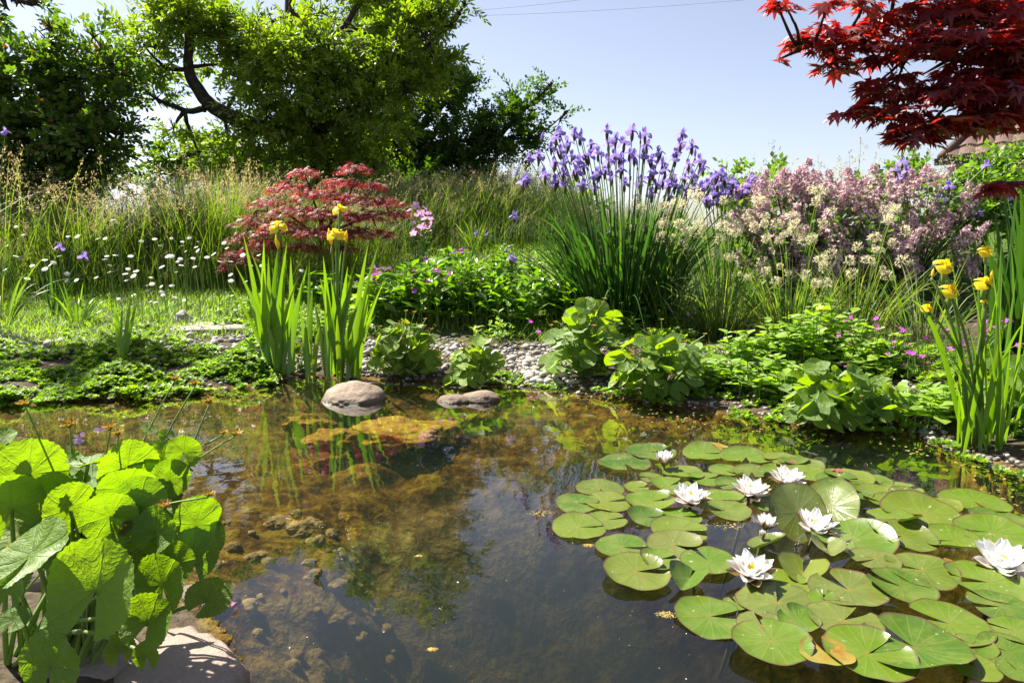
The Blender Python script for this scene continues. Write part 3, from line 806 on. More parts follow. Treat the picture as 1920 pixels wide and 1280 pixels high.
# (px, py, width in px, notch bearing in degrees: 0 = right, 90 = away, 270 = towards the viewer, kind, label)
PADS = [
 (1171, 868, 98, 280, 'flat', 'lily pad at the far left corner of the raft, notch towards the viewer'),
 (1218, 847, 98, 20, 'flat', 'far lily pad the half-open white bud stands over'),
 (1317, 850, 78, 0, 'flat', 'far lily pad right of the half-open bud, its notch pointing right'),
 (1338, 836, 56, 330, 'old', 'small reddening lily pad at the far edge of the raft'),
 (1399, 857, 98, 250, 'flat', 'far lily pad with a small bite-like notch on its near side'),
 (1464, 862, 66, 200, 'flat', 'plain lily pad at the far right end of the back row'),
 (1221, 893, 48, 180, 'flat', 'small lily pad half hidden left of a broad pad in the second row'),
 (1281, 886, 80, 350, 'flat', 'broad lily pad in the second row just nearer than the half-open bud'),
 (1324, 897, 66, 15, 'flat', 'narrow lily pad lying under its left neighbour in the second row'),
 (1360, 881, 64, 310, 'flat', 'lily pad in the second row with a crinkled near edge'),
 (1410, 884, 68, 250, 'flat', 'lily pad behind the white lily that stands furthest right but one in the second row'),
 (1372, 908, 62, 200, 'flat', 'small lily pad left of a white lily in the middle rows'),
 (1487, 867, 54, 90, 'flat', 'small lily pad with a fallen pink petal near the back edge'),
 (1462, 893, 74, 70, 'lip', 'dark green lily pad with a lifted rim behind two white lilies'),
 (1125, 914, 90, 275, 'flat', 'pale speckled lily pad with a white scar near the left edge'),
 (1083, 944, 86, 350, 'flat', 'bright green lily pad at the left tip of the raft, partly under a darker pad'),
 (1139, 940, 90, 15, 'flat', 'dull blue-green lily pad lying over the bright pad at the left tip'),
 (1193, 912, 48, 0, 'flat', 'small lily pad between the speckled pad and the raised pad'),
 (1255, 910, 80, 30, 'lip', 'raised bright lily pad behind the left open white lily'),
 (1221, 938, 102, 8, 'lip', 'bright lily pad with a rolled right edge beside the left open lily'),
 (1084, 988, 104, 5, 'flat', 'large pale lily pad reaching furthest left with a long slit'),
 (1137, 973, 80, 12, 'flat', 'pale lily pad tucked behind the large leftmost pad'),
 (1212, 970, 74, 355, 'flat', 'brown-rimmed lily pad with a slit to the right below the rolled pad'),
 (1277, 968, 80, 0, 'flat', 'lily pad just nearer than the left open white lily'),
 (1274, 996, 112, 345, 'flat', 'wide lily pad split by a slit under the left open lily'),
 (1166, 1024, 106, 355, 'flat', 'plain rounded lily pad along the left edge, middle row'),
 (1263, 1024, 104, 325, 'lip', 'glossy lily pad with an upturned near edge in the middle row'),
 (1236, 1053, 76, 10, 'flat', 'reddish-edged lily pad mostly hidden under the glossy upturned pad'),
 (1193, 1078, 130, 8, 'flat', 'big lily pad with a nibbled near edge on the left side'),
 (1291, 1094, 84, 60, 'fold', 'folded lily pad with a pink curled edge left of a front white lily'),
 (1328, 1056, 102, 110, 'flat', 'lily pad left of the front white lily'),
 (1352, 935, 100, 340, 'flat', 'broad lily pad right of the left open lily'),
 (1362, 956, 92, 190, 'flat', 'lily pad nearer than the broad pad, right of the left open lily'),
 (1332, 1155, 136, 5, 'flat', 'large lily pad with a brown heart at the front left of the raft'),
 (1381, 1129, 50, 100, 'flat', 'sliver of a lily pad behind the brown-hearted front pad'),
 (1457, 1130, 146, 60, 'flat', 'broad lily pad right below the front white lily'),
 (1428, 1175, 92, 80, 'flat', 'lily pad squeezed between the brown-hearted pad and the notched front pad'),
 (1497, 1180, 78, 120, 'flat', 'lily pad with a peaked far edge in the front rows'),
 (1446, 1218, 144, 95, 'flat', 'front lily pad with a deep notch and a wine-red near edge'),
 (1470, 860, 56, 150, 'flat', 'small round pad peeping out at the back edge of the raft'),
 (1505, 877, 80, 170, 'flat', 'lily pad overlapped by its dark left neighbour in the back row'),
 (1516, 892, 82, 180, 'flat', 'lily pad behind the dark lifted-rim pad'),
 (1592, 900, 88, 210, 'flat', 'back-row lily pad with a yellowing far edge and dark pink petals on it'),
 (1572, 908, 84, 0, 'lip', 'shiny curled lily pad behind the tall upright pad'),
 (1626, 899, 90, 190, 'flat', 'oval lily pad near the right end of the back row'),
 (1690, 917, 72, 10, 'flat', 'brownish lily pad at the far right corner of the main raft'),
 (1640, 935, 92, 190, 'lip', 'lily pad with a bright turned-up right edge right of the upright pad'),
 (1703, 938, 70, 180, 'flat', 'small pad at the right edge of the back rows'),
 (1612, 938, 46, 120, 'lip', 'small pale pad leaning behind the upright pad'),
 (1769, 957, 64, 170, 'flat', 'narrow dark lily pad standing off to the right of the raft'),
 (1827, 938, 118, 262, 'flat', 'dark green lily pad lying apart by the right bank'),
 (1880, 976, 112, 185, 'flat', 'lily pad cut by the right edge of the picture, slit to the left'),
 (1731, 977, 146, 185, 'flat', 'large smooth lily pad in the right middle of the raft'),
 (1673, 984, 92, 240, 'cup', 'cupped lily pad with one side lifted in the middle of the raft'),
 (1598, 1024, 146, 215, 'lip', 'large lily pad with a finger-like shadow right of the pointed white lily'),
 (1690, 1018, 122, 200, 'lip', 'lily pad with a wavy near edge right of the shadowed pad'),
 (1789, 1027, 118, 175, 'lip', 'lily pad with a bright upturned rim left of the large right lily'),
 (1857, 1011, 126, 170, 'flat', 'lily pad just behind the large right lily'),
 (1551, 1044, 72, 80, 'fold', 'small folded yellow-green pad below the pointed white lily'),
 (1506, 1072, 104, 60, 'fold', 'tent-shaped lily pad right of the front white lily'),
 (1474, 1092, 100, 180, 'flat', 'shaded lily pad under the tent-shaped pad'),
 (1727, 1083, 132, 155, 'flat', 'narrow-looking lily pad with a slit to the far left in the right rows'),
 (1690, 1115, 126, 140, 'flat', 'brown-edged lily pad under the slit pad in the right rows'),
 (1589, 1121, 140, 110, 'flat', 'large clean lily pad with its notch to the far side, right of centre'),
 (1851, 1107, 148, 165, 'flat', 'wide lily pad below the large right lily'),
 (1774, 1059, 70, 200, 'old', 'yellowish old pad under the upturned-rim pad'),
 (1843, 1076, 76, 150, 'old', 'orange and red decaying pad beneath the large right lily'),
 (1893, 1096, 84, 100, 'flat', 'pad right of the decaying orange one, cut by the frame'),
 (1874, 1153, 114, 175, 'flat', 'lily pad with a dark slit near the right edge, third row from the front'),
 (1778, 1186, 152, 145, 'flat', 'large lily pad split towards the far left in the right front'),
 (1826, 1229, 78, 130, 'flat', 'pad mostly hidden under the large split pad at the right front'),
 (1581, 1179, 134, 30, 'flat', 'lily pad with an orange centre behind the largest front pad'),
 (1712, 1231, 196, 118, 'flat', 'the largest lily pad, at the front, with a brown centre and pale midrib'),
 (1626, 1243, 164, 20, 'flat', 'large plain lily pad lapping under the largest front pad'),
 (1900, 1200, 92, 140, 'flat', 'small pad at the right edge of the picture near the front'),
 (1889, 1240, 116, 135, 'flat', 'lily pad cut by the lower right edge of the picture'),
 (1548, 1243, 96, 90, 'old', 'orange-rimmed old pad sinking at the front edge'),
 (1542, 1139, 56, 60, 'flat', 'small pad between the broad pad and the large clean pad'),
 (1829, 1271, 84, 100, 'flat', 'pad at the bottom edge of the picture, right of the largest front pad'),
 (1905, 1275, 70, 100, 'flat', 'pad in the lower right corner of the picture'),
 (1525, 955, 90, 30, 'flat', 'shaded pad under the two upright leaves'),
 (1447, 945, 70, 140, 'flat', 'pad under the twin white lily blooms'),
 (1665, 953, 70, 40, 'flat', 'pad lapped by the bright-edged pad at the right'),
 (1560, 985, 90, 250, 'flat', 'pad behind the pointed white lily'),
 (1640, 1062, 90, 200, 'flat', 'dark sliver of a pad below the finger-shadowed pad'),
]
def pad_stack():
    placed = []
    order = sorted(range(len(PADS)), key=lambda i: PADS[i][1])        # the nearer pad lies on top
    zz = {}
    for i in order:
        px, py, w = PADS[i][:3]; c = at_z(px, py, .006)
        dist = math.hypot(c[1] * CA + (CAMH) * SA, 0); r = w / FPX * dist * .5 * 1.02
        lvl = 0.0
        for j, (cj, rj, zj) in placed:
            if np.hypot(*(cj - c)[:2]) < (r + rj) * .93: lvl = max(lvl, zj + .0042)
        lvl = min(lvl, .05)
        placed.append((i, (c, r, lvl))); zz[i] = (c, r, lvl)
    return zz
_Z = pad_stack()
for i, (px, py, w, nb, kind, lab) in enumerate(PADS):
    c, r, lvl = _Z[i]
    if kind == 'flat' and i % 5 == 2: kind = 'lip'
    o = link('lily_pad', pad_mesh(kind, i % 9), None, (c[0], c[1], .004 + lvl * .55))
    o.scale = (r, r, r)
    # template notch is towards -Y (bearing 270)
    tilt = random.uniform(-.02, .03) + (.03 if lvl > 0 else 0)
    o.rotation_mode = 'ZYX'; o.rotation_euler = (tilt, random.uniform(-.03, .03), R(nb - 270))
    tag(o, lab, 'lily pad', 'lily pads floating on the pond')
def upright_pad(c, nvec, updir, r, fold, lab, k):
    T = pad_template(200 + k, raise_=.15, fold=fold, asp=1.05); o = MB().add(T[0], T[1], 0, T[2]).build('lily_pad', M['pad'])
    Rm = frames(updir, nvec)[0]; from mathutils import Matrix
    o.matrix_world = Matrix(Rm.tolist()).to_4x4(); o.rotation_euler = Matrix(Rm.tolist()).to_euler(); o.location = [float(v) for v in c]; o.scale = (r, r, r)
    tag(o, lab, 'lily pad', 'lily pads floating on the pond')
cz = at_z(1505, 985, .0)
upright_pad(cz + np.array((-.02, 0, .05)), (-.5, -.4, .75), (-.35, .6, .75), .10, .35, 'upright lily leaf folded like a wing left of the pointed white lily', 1)
upright_pad(cz + np.array((.12, .05, .05)), (-.55, -.4, .7), (.3, .6, .75), .102, .15, 'round lily leaf standing upright behind the pointed white lily', 2)
cz = at_z(1440, 1030, .0)
upright_pad(cz + np.array((0, 0, .022)), (-.1, .25, .9), (.92, .3, .22), .062, .25, 'small tilted yellow-green lily leaf above the front white lily', 3)

# ------------------------------------------------------------------ water lilies
def lily_mat():
    t = NT('lily_petal'); u, v = t.luv()
    c = t.ramp(u, [(0, (.82, .78, .62)), (.25, (.90, .88, .85)), (1, (.92, .92, .91))])
    return t.done(thin_shader(t, c, c, .42, .5, .01))
def lily_pink_mat():
    t = NT('lily_outer_petal'); u, v = t.luv()
    c = t.ramp(u, [(0, (.60, .48, .30)), (.35, (.86, .74, .72)), (.8, (.90, .86, .85)), (1, (.88, .78, .79))])
    return t.done(thin_shader(t, c, c, .4, .5, .01))
def lily_sepal_mat():
    t = NT('lily_sepal'); u, v = t.luv(); e = t.math('POWER', t.math('ABSOLUTE', v), 3.0)
    c = t.mix(e, (.17, .13, .03), (.72, .55, .45))
    return t.done(thin_shader(t, c, c, .2, .4, .03))
M['lily'] = lily_mat(); M['lily_outer'] = lily_pink_mat(); M['lily_sepal'] = lily_sepal_mat()
def lily_shape(s):
    return max(.05, (.45 + .55 * math.sin(math.pi * min(1, s * .9 + .05))) * (1 - max(0, (s - .5) / .5) ** 3.0)) if s < 1 else .05
def lily_petal(L, w, el, curl):
    """el: start elevation, curl: bends inward along the petal"""
    n = 8; th = el + curl * np.linspace(0, 1, n + 1); ds = L / n
    y = np.concatenate([[0], np.cumsum(np.cos(th[:-1]) * ds)]); z = np.concatenate([[0], np.cumsum(np.sin(th[:-1]) * ds)])
    P = np.stack([0 * y, y, z], -1); W = np.array([w * lily_shape(s) for s in np.linspace(0, 1, n + 1)])
    s = np.linspace(0, 1, n + 1)
    sd = np.array([1.0, 0, 0]); t = nrm(np.gradient(P, axis=0)); N = nrm(np.cross(sd, t))
    V = np.stack([P + sd * W[:, None] * q + N * (W[:, None] * .55 * q * q) for q in (-1, -.5, 0, .5, 1)], 1).reshape(-1, 3)
    U = np.stack([np.repeat(s, 5), np.tile([-1, -.5, 0, .5, 1], n + 1)], 1)
    return V, grid_faces(n + 1, 5), U
def water_lily(px, py, wpx, openness, label, seed, lean=(0, 0), z0=.015):
    random.seed(seed)
    c = at_z(px, py, .03); r = wpx / FPX * (c[1] * CA + CAMH * SA) * .5
    root = thing('water_lily', label, 'water lily', (c[0], c[1], z0), 'white water lilies among the pads', (lean[0], lean[1], random.uniform(0, 6.28)))
    root.rotation_mode = 'ZYX'
    k = openness
    for j, (n, L, w, el, mat) in enumerate(((4, 1.05, .25, R(60 - 62 * k), 'lily_sepal'), (5, 1.04, .25, R(64 - 56 * k), 'lily_outer'), (6, 1.0, .24, R(69 - 50 * k), 'lily'), (6, .92, .22, R(74 - 42 * k), 'lily'), (6, .64, .18, R(80 - 34 * k), 'lily'))):
        for q in range(n):
            Rm = rotz(2 * math.pi * (q + .5 * (j % 2)) / n + j * .35 + random.uniform(.12, .1))
            T = lily_petal(L * r * random.uniform(.94, 1.05), w * r * random.uniform(.92, 1.1), el + random.uniform(-.10, .10), R(16 + 26 * (1 - k)) + random.uniform(.12, .1))
            mb = MB().add(T[0] @ Rm.T + Rm @ np.array([0, .05 * r, 0]) + np.array([0, 0, .035 * j * r]), T[1], 0, T[2])
            o = mb.build('sepal' if j == 0 else 'petal', M[mat], root)
    mb = MB()
    for q in range(60):
        a = random.uniform(0, 6.28); rr = r * random.uniform(.06, .20); h = r * random.uniform(.36, .56)
        P = bez((rr * .5 * math.cos(a), rr * .5 * math.sin(a), .05 * r), (rr * 1.3 * math.cos(a), rr * 1.3 * math.sin(a), h * .6), (rr * .9 * math.cos(a), rr * .9 * math.sin(a), h), 4)
        T = ribbon(P, (-math.sin(a), math.cos(a), 0), (.020 * r, .026 * r, .022 * r, .008 * r)); mb.add(T[0], T[1])
    mb.build('stamens', M['yellow'], root)
    st = bez((0, 0, .01), (.02, .01, -.15), (.06, .03, -.5), 6); T = tube(st, .006, 6); MB().add(T[0], T[1]).build('stalk', M['reed_stalk'], root)
    return root
water_lily(1245, 866, 58, .34, 'half-open white water lily with brown sepals at the far edge of the raft', 1, z0=.012)
water_lily(1293, 936, 80, .80, 'fully open white water lily left of the others, beside a rolled pad', 2, (.18, 0))
water_lily(1406, 922, 76, .82, 'open white water lily behind the twin blooms, with a brown sepal', 3, (.14, .05))
water_lily(1474, 908, 74, .78, 'white water lily half hidden behind the wing-like upright pad', 4, (.12, .1), z0=.03)
water_lily(1434, 985, 60, .42, 'cup-shaped white water lily with a bud at its foot', 5, (.12, .15), z0=.015)
water_lily(1429, 1006, 36, .05, 'narrow white lily bud just nearer than the cup-shaped bloom', 6, z0=.02)
water_lily(1528, 990, 88, .70, 'white water lily with pointed petals between upright pads', 7, (.16, 0))
water_lily(1407, 1072, 98, .76, 'large open white water lily at the front of the raft', 8, (.28, -.03))
water_lily(1878, 1062, 122, .78, 'largest white water lily, at the right edge, with a pink outer petal', 9, (.22, -.1))

# fallen pink petals lying on the pads
for k, (px, py, lab) in enumerate(((1487, 868, 'dark pink fallen petal on a back-row lily pad'), (1568, 884, 'cluster of dark pink fallen petals at the back edge of the raft'), (1578, 881, 'single dark pink petal right of the fallen cluster'), (441, 1118, 'pink fallen petal at the water edge by the drooping marigold leaf'))):
    mb = MB()
    for q in range(3 if 'petals' in lab else 1):
        T = petal(.022, .009, 4, rise=lambda s: .3 * math.sin(s * 3)); Rm = rotz(q * 2.2 + k); mb.add(T[0] @ Rm.T + np.array([q * .008, 0, 0]), T[1])
    o = mb.build('fallen_petal', M['fallen']); c = at_z(px, py, .03); o.location = (c[0], c[1], .03 if k < 3 else .012); tag(o, lab, 'petal', 'fallen petals')
# ------------------------------------------------------------------ marsh marigolds with round toothed leaves
def kidney_mat(name, c0, c1, tint, trans, veins=True, holes=0.0):
    t = NT(name); a, r = t.luv(); f = t.geo().outputs['Random Per Island']; ri = t.n('ObjectInfo').outputs['Random']
    f = t.math('FRACT', t.math('ADD', f, ri))
    n = t.noise(14.0, 4.0, .6)
    col = t.mix(t.math('ADD', t.math('MULTIPLY', f, .7), t.math('MULTIPLY', t.math('SUBTRACT', n, .5), .9), clamp=True), c0, c1)
    a = t.math('ADD', a, t.math('MULTIPLY', t.math('MULTIPLY', t.math('SUBTRACT', t.noise(22.0, 3.0), .5), r), .55))
    v = t.math('MULTIPLY', t.math('POWER', t.math('ABSOLUTE', t.math('COSINE', t.math('MULTIPLY', a, 4.0))), 90.0), t.math('SUBTRACT', 1.0, t.math('MULTIPLY', r, .6)))
    br = t.math('POWER', t.math('ABSOLUTE', t.math('SINE', t.math('MULTIPLY_ADD', t.math('ABSOLUTE', t.math('SINE', t.math('MULTIPLY', a, 5.0))), 6.0, t.math('MULTIPLY', r, 26.0)))), 9.0)
    vein = t.math('MAXIMUM', v, t.math('MULTIPLY', br, .2))
    col2 = t.mix(t.math('MULTIPLY', vein, .45), col, (.20, .30, .07))
    if holes:
        sp = t.ramp(t.noise(11.0, 2.0), [(.73, (0,) * 3), (.76, (1,) * 3)]); col2 = t.mix(t.math('MULTIPLY', sp, holes), col2, (.05, .025, .01))
    tc = t.mix(1.0, col2, tint, 'MULTIPLY'); tc = t.mix(t.math('MULTIPLY', vein, .35), tc, (.30, .40, .03))
    h = t.math('SUBTRACT', t.noise(34.0, 3.0), t.math('MULTIPLY', vein, .35))
    return t.done(thin_shader(t, col2, tc, trans, .6, .026, t.bump(h, .7, .011)))
M['kidney'] = kidney_mat('kidney', (.10, .20, .010), (.17, .29, .016), (1.95, 1.8, .18), .55, True, .8)
M['kidney_far'] = kidney_mat('kidney_far', (.10, .195, .012), (.17, .28, .02), (2.5, 2.2, .25), .55)
M['kidney_light'] = kidney_mat('kidney_light', (.16, .27, .018), (.25, .37, .035), (1.8, 1.7, .25), .52)
KID = [round_leaf(7, 150, R(14 + 9 * k), .08 + .06 * (k % 3), .017, 34, wave=.045 + .02 * k, seed=k * 1.7) for k in range(5)]
KIDF = [round_leaf(3, 30, R(36), .08 + .09 * (k % 3), .015, 12, wave=.07, seed=k * 2.1) for k in range(5)]
KID = [(T[0] + np.array([0, 0, 1.0]) * (.045 * fbm(T[0] * 3.1 + k * 5.0, 3, 90 + k) * np.minimum(1, T[2][:, 1] * 1.6))[:, None],) + tuple(T[1:]) for k, T in enumerate(KID)]
_kid_me = [MB().add(T[0], T[1], 0, T[2]).mesh('leaf', M['kidney']) for T in KID]
def pod_head(r, seed):
    random.seed(seed)
    f = petal(r, r * .30, 5, rise=lambda s: .85 * s - .1 * s * s, out=lambda s: s * .8, shape=lambda s: .25 + .75 * math.sin(math.pi * s ** .8) if s < 1 else .08, cup=.9)
    return merge(whorl(f, 7, 0, 0, .18) + whorl(xf(f, None, (0, 0, 0), .7), 4, .4, .5, .2))
from mathutils import Matrix
# centre px, py, diameter px, distance, normal, label
FG = [(56, 880, 140, 1.38, (.75, -.60, .10), 'large yellow-green leaf standing tall at the picture edge'), (124, 868, 66, 1.45, (.2, -.6, .75), 0), (169, 868, 78, 1.42, (-.1, .1, .95), 0),
      (240, 872, 118, 1.42, (.72, -.65, -.08), 0), (345, 843, 66, 1.45, (.3, -.93, .1), 'small fan-shaped leaf standing clear at the top'), (319, 892, 78, 1.42, (.6, -.75, .1), 0),
      (240, 910, 110, 1.36, (.45, -.75, -.3), 0), (262, 937, 108, 1.32, (.35, -.75, .3), 0), (112, 918, 104, 1.40, (.2, -.9, -.35), 0), (22, 945, 130, 1.32, (.8, -.5, .2), 0),
      (131, 948, 108, 1.32, (.8, -.55, .1), 0), (204, 962, 108, 1.28, (.35, -.9, -.05), 'ragged leaf with a brown-edged hole'), (92, 985, 92, 1.34, (.1, -.4, .9), 0),
      (240, 985, 96, 1.30, (.2, -.85, .45), 0), (292, 988, 98, 1.28, (-.2, -.93, .3), 0), (369, 975, 112, 1.34, (.78, -.55, .12), 'leaf catching full sun on the right side'),
      (67, 1032, 160, 1.16, (-.28, -.47, .84), 'wide leaf held flat and glowing in the sun'), (184, 1092, 205, 1.12, (-.12, -.93, .33), 'largest leaf, dark and shaded, facing the viewer'),
      (360, 1035, 108, 1.30, (.6, -.70, .3), 0), (394, 1003, 66, 1.36, (.7, -.5, .3), 0), (328, 1050, 88, 1.26, (-.1, -.9, .35), 0), (302, 1088, 128, 1.20, (-.25, -.9, .2), 0),
      (281, 1158, 116, 1.16, (-.1, -.92, .36), 'dark leaf with a bright spot of sun'), (274, 1226, 62, 1.16, (-.2, -.9, .3), 0), (225, 1214, 66, 1.20, (0, -.8, .5), 0), (97, 1237, 152, 1.08, (-.25, -.9, .25), 'low shaded leaf at the bottom edge with brown spots'),
      (394, 1119, 92, 1.34, (.35, -.45, .82), 'drooping leaf hanging over the water'), (14, 1087, 108, 1.16, (-.2, -.92, .3), 0), (109, 1162, 62, 1.24, (0, -.4, .8), 0), (281, 1042, 62, 1.34, (.1, -.7, .6), 0),
      (28, 1158, 58, 1.24, (.2, -.5, .8), 0), (22, 1064, 98, 1.24, (.1, -.9, .35), 0), (8, 818, 46, 1.40, (.2, -.4, .85), 0), (176, 892, 76, 1.48, (0, -.3, .9), 0),
      (150, 925, 90, 1.50, (.1, -.5, .8), 0), (70, 940, 90, 1.48, (0, -.5, .8), 0), (290, 925, 84, 1.48, (.3, -.5, .7), 0), (200, 1010, 90, 1.46, (.1, -.8, .5), 0), (320, 1000, 84, 1.46, (.3, -.8, .4), 0), (230, 1040, 90, 1.42, (0, -.9, .3), 0), (120, 1030, 90, 1.42, (0, -.8, .4), 0), (20, 890, 80, 1.5, (0, -.6, .7), 0)]
rsx = np.random.default_rng(9)
for k in range(26):                                     # the inner leaves that fill the clump
    px, py = rsx.uniform(0, 330), rsx.uniform(850, 1010); FG.append((px, py, rsx.uniform(60, 100), rsx.uniform(1.40, 1.56), (rsx.normal(.3, .4), rsx.normal(-.6, .3), rsx.uniform(.1, .7)), 0))
FGB = at_z(110, 1240, .03)
fg = thing('marsh_marigold', 'big-leaved marsh marigold plant in the lower left corner, leaves glowing in backlight', 'plant', FGB)
random.seed(5)
for i, (px, py, d, Y, nv, lab) in enumerate(FG):
    c = at_y(px, py, Y); r = d / FPX * Y * .5; nv = nrm(nv)
    down = np.array([random.uniform(-.35, .35), -.25, -1.0]) if nv[2] < .8 else np.array([random.uniform(-.5, .5), -1, -.2])
    ydir = -nrm(down - nv * (down @ nv))
    Rm = frames(ydir, nv)[0]
    o = link('leaf', _kid_me[i % 5], fg); o.location = [float(v) for v in (c - ydir * r * .12 - FGB)]; o.scale = (r, r, r)
    o.rotation_euler = Matrix(Rm.tolist()).to_euler()
    if lab: o['label'] = lab
    base = FGB + np.array([random.uniform(-.10, .10), random.uniform(-.07, .09), -.02]); att = c - ydir * r * .12
    ctrl = (base + att) / 2 + np.array([(base - att)[0] * .15, .02, .10])
    if px > 340 and py > 1090: ctrl = (base + att) / 2 + np.array([0, 0, .03])
    P = bez(base, ctrl, att - nv * .004, 10); T = tube(P, np.linspace(.0062, .0038, 10), 7)
    st = MB().add(T[0] - (c - ydir * r * .12), T[1]).build('stalk', M['stalk'], fg); st.location = o.location
HEADS = [(131, 803, 1.45, 17), (207, 807, 1.42, 15), (222, 818, 1.48, 12), (308, 953, 1.28, 14), (440, 818, 1.45, 13), (393, 757, 1.5, 12), (366, 724, 1.55, 11), (47, 762, 1.4, 13), (390, 932, 1.3, 12), (418, 815, 1.55, 9), (326, 715, 1.6, 10)]
for k, (px, py, Y, s) in enumerate(HEADS):
    c = at_y(px, py, Y); T = pod_head(s / FPX * Y * 1.35, k)
    o = MB().add(T[0], T[1]).build('seed_head', M['seed_pod'], fg); o.location = [float(v) for v in c - FGB]; o.rotation_euler = (random.uniform(-.3, .3), random.uniform(-.3, .3), 0)
    base = FGB + np.array([random.uniform(-.06, .12), random.uniform(0, .1), .05]); mid = (base + c) / 2 + np.array([(c - base)[0] * -.18, .03, .03])
    P = bez(base, mid, c, 14); T = tube(P, np.linspace(.0032, .0018, 14), 6); st = MB().add(T[0] - c, T[1])
    for s_ in (.62, .8):
        q = P[int(s_ * 13)]; Tl = KIDF[k % 5]; st.inst(Tl, frames(np.array([[random.uniform(-1, 1), random.uniform(-.6, .3), .5]]), (0, -.3, 1)), [q - c], .022 * random.uniform(.7, 1.2), 1)
    st.build('stalk', [M['stalk'], M['kidney_far']], o)

def marigold(px, py, wpx, hpx, n, leafpx, label, seed, heads=10, headspan=1.0, lean=0.0, mat='kidney_far'):
    """clump of round leaves on stalks with seed heads; px,py = foot of the clump"""
    rs = np.random.default_rng(seed); random.seed(seed)
    b = gp(px, py); s = b[1] / FPX; W, Hh = wpx * s * .5, hpx * s
    root = thing('marsh_marigold', label, 'plant', b, 'marsh marigolds along the far bank')
    fo, st = MB(), MB(); n = int(n * .95)
    for k in range(n):
        a = rs.uniform(0, 6.28); q = rs.uniform(0, 1) ** .6; x = W * q * math.cos(a); y = W * .7 * q * math.sin(a)
        top = Hh * (1 - .45 * q * q) * rs.uniform(.12, 1.12); p = np.array([x + lean * top, y, top])
        nv = nrm(np.array([x / W * .45 + rs.normal(0, .5), -.25 + y / W * .3 + rs.normal(0, .5), .75]))
        down = np.array([rs.normal(0, .6), rs.normal(-.2, .6), -.5]); yd = -nrm(down - nv * (down @ nv))
        r = leafpx * s * .5 * rs.uniform(.5, 1.0)
        fo.inst(KIDF[k % 5], frames(yd, nv), [p], r)
        P = bez((x * .15, y * .15, 0), (x * .5, y * .5, top * .7), p, 6); T = tube(P, .0035, 4, False); st.add(T[0], T[1])
    fo.build('foliage', M[mat], root); st.build('stalks', M['stalk'], root)
    hd = pod_head(1.0, seed)
    hm = MB().add(hd[0] * 6.0 * s, hd[1]).mesh('seed_head', M['seed_pod'])
    for k in range(heads):
        a = rs.uniform(0, 6.28); q = rs.uniform(.1, 1.15) * headspan; p = np.array([W * q * math.cos(a) * 1.1, W * .6 * q * math.sin(a), Hh * rs.uniform(.9, 1.3) * (1 - .3 * min(1, q))])
        o = link('seed_head', hm, root, p); P = bez((0, 0, .02), (p[0] * .3, p[1] * .3, p[2] * .75), p, 7)
        T = tube(P - p, .0025, 4, False); MB().add(T[0], T[1]).build('stalk', M['stalk'], o)
    return root
marigold(762, 705, 130, 100, 120, 38, 'pale green marsh marigold with many yellow seed heads, right of the tall sword leaves', 71, 22, 1.25, 0.0, 'kidney_light')
marigold(888, 724, 100, 84, 60, 38, 'small marsh marigold just behind the low two-humped stone', 72, 12, 1.5, 0.0, 'kidney_light')
marigold(1095, 705, 155, 130, 80, 50, 'tall marsh marigold beside the bare pebble patch', 73, 6)
marigold(1240, 738, 190, 112, 85, 52, 'marsh marigold with leaves reaching down to the water, in the middle of the right bank', 74, 12, 1.2, -.1)
marigold(1575, 795, 230, 105, 110, 54, 'broad marsh marigold overhanging the water behind the lily raft', 75, 3)
marigold(1880, 800, 150, 130, 40, 62, 'marsh marigold with big leaves behind the right yellow iris', 76, 2)
marigold(560, 690, 60, 40, 10, 36, 'little round-leaved plant between the two clumps of tall sword leaves', 77, 2)

# ------------------------------------------------------------------ yellow irises
def flag_bloom(root, px, py, Y, wpx, seed, foot, bud=False):
    c = at_y(px, py, Y); r = wpx / FPX * Y * .66; rl = np.array(root.location)
    T = FLAG[seed % 3] if not bud else spindle(2.2, .32, 7, 7)
    o = MB().add(T[0] * r, T[1]).build('bud' if bud else 'flower', M['yellow'], root); o.location = [float(v) for v in c - rl]; o.rotation_mode = 'ZYX'; o.rotation_euler = (0 if bud else random.uniform(.35, .7), random.uniform(-.2, .2), seed * 1.3)
    P = bez(foot, (np.array(foot) + c) / 2 + np.array([(foot[0] - c[0]) * .25, 0, .1]), c + np.array([0, 0, -.15 * r]), 10) - c
    st = MB(); T = tube(P, np.linspace(.0085, .005, 10), 6); st.add(T[0], T[1]); Sp = spindle(1.3 * r, .2 * r); st.add(Sp[0] + np.array([0, 0, -1.3 * r]), Sp[1])
    s_ = st.build('stem', M['stalk'], o); s_.rotation_mode = 'XYZ'; s_.rotation_euler = o.rotation_euler.to_matrix().inverted().to_euler()
def sword_clump(name, label, cat, foot_px, tips, w, mat, group=None, spread=16, dY=.18, ctrl=.35):
    b = gp(*foot_px); root = thing(name, label, cat, b, group); mb = MB()
    for t in tips:
        tx, ty = t[0], t[1]; bx = t[2] if len(t) > 2 and t[2] else foot_px[0] + (tx - foot_px[0]) * .22 + random.uniform(-spread, spread)
        by = foot_px[1] + random.uniform(-6, 8); base = at_y(bx, by, b[1] + random.uniform(-.08, .08)); base[2] = min(base[2], b[2]) - .03
        tip = at_y(tx, ty, b[1] + random.uniform(-dY, dY)); cc = None
        if len(t) > 3: cc = at_y(t[3][0], t[3][1], b[1])
        else:
            L = np.linalg.norm(tip - base); cc = base + (tip - base) * .5 + np.array([-(tip - base)[0] * .28 * ctrl / .35, 0, L * .05])
        sword(mb, base - b, tip - b, w / FPX * b[1] * random.uniform(.8, 1.15), cc - b, random.uniform(-.8, .8), 11)
    mb.build('foliage', M[mat], root); return root, b
random.seed(21)
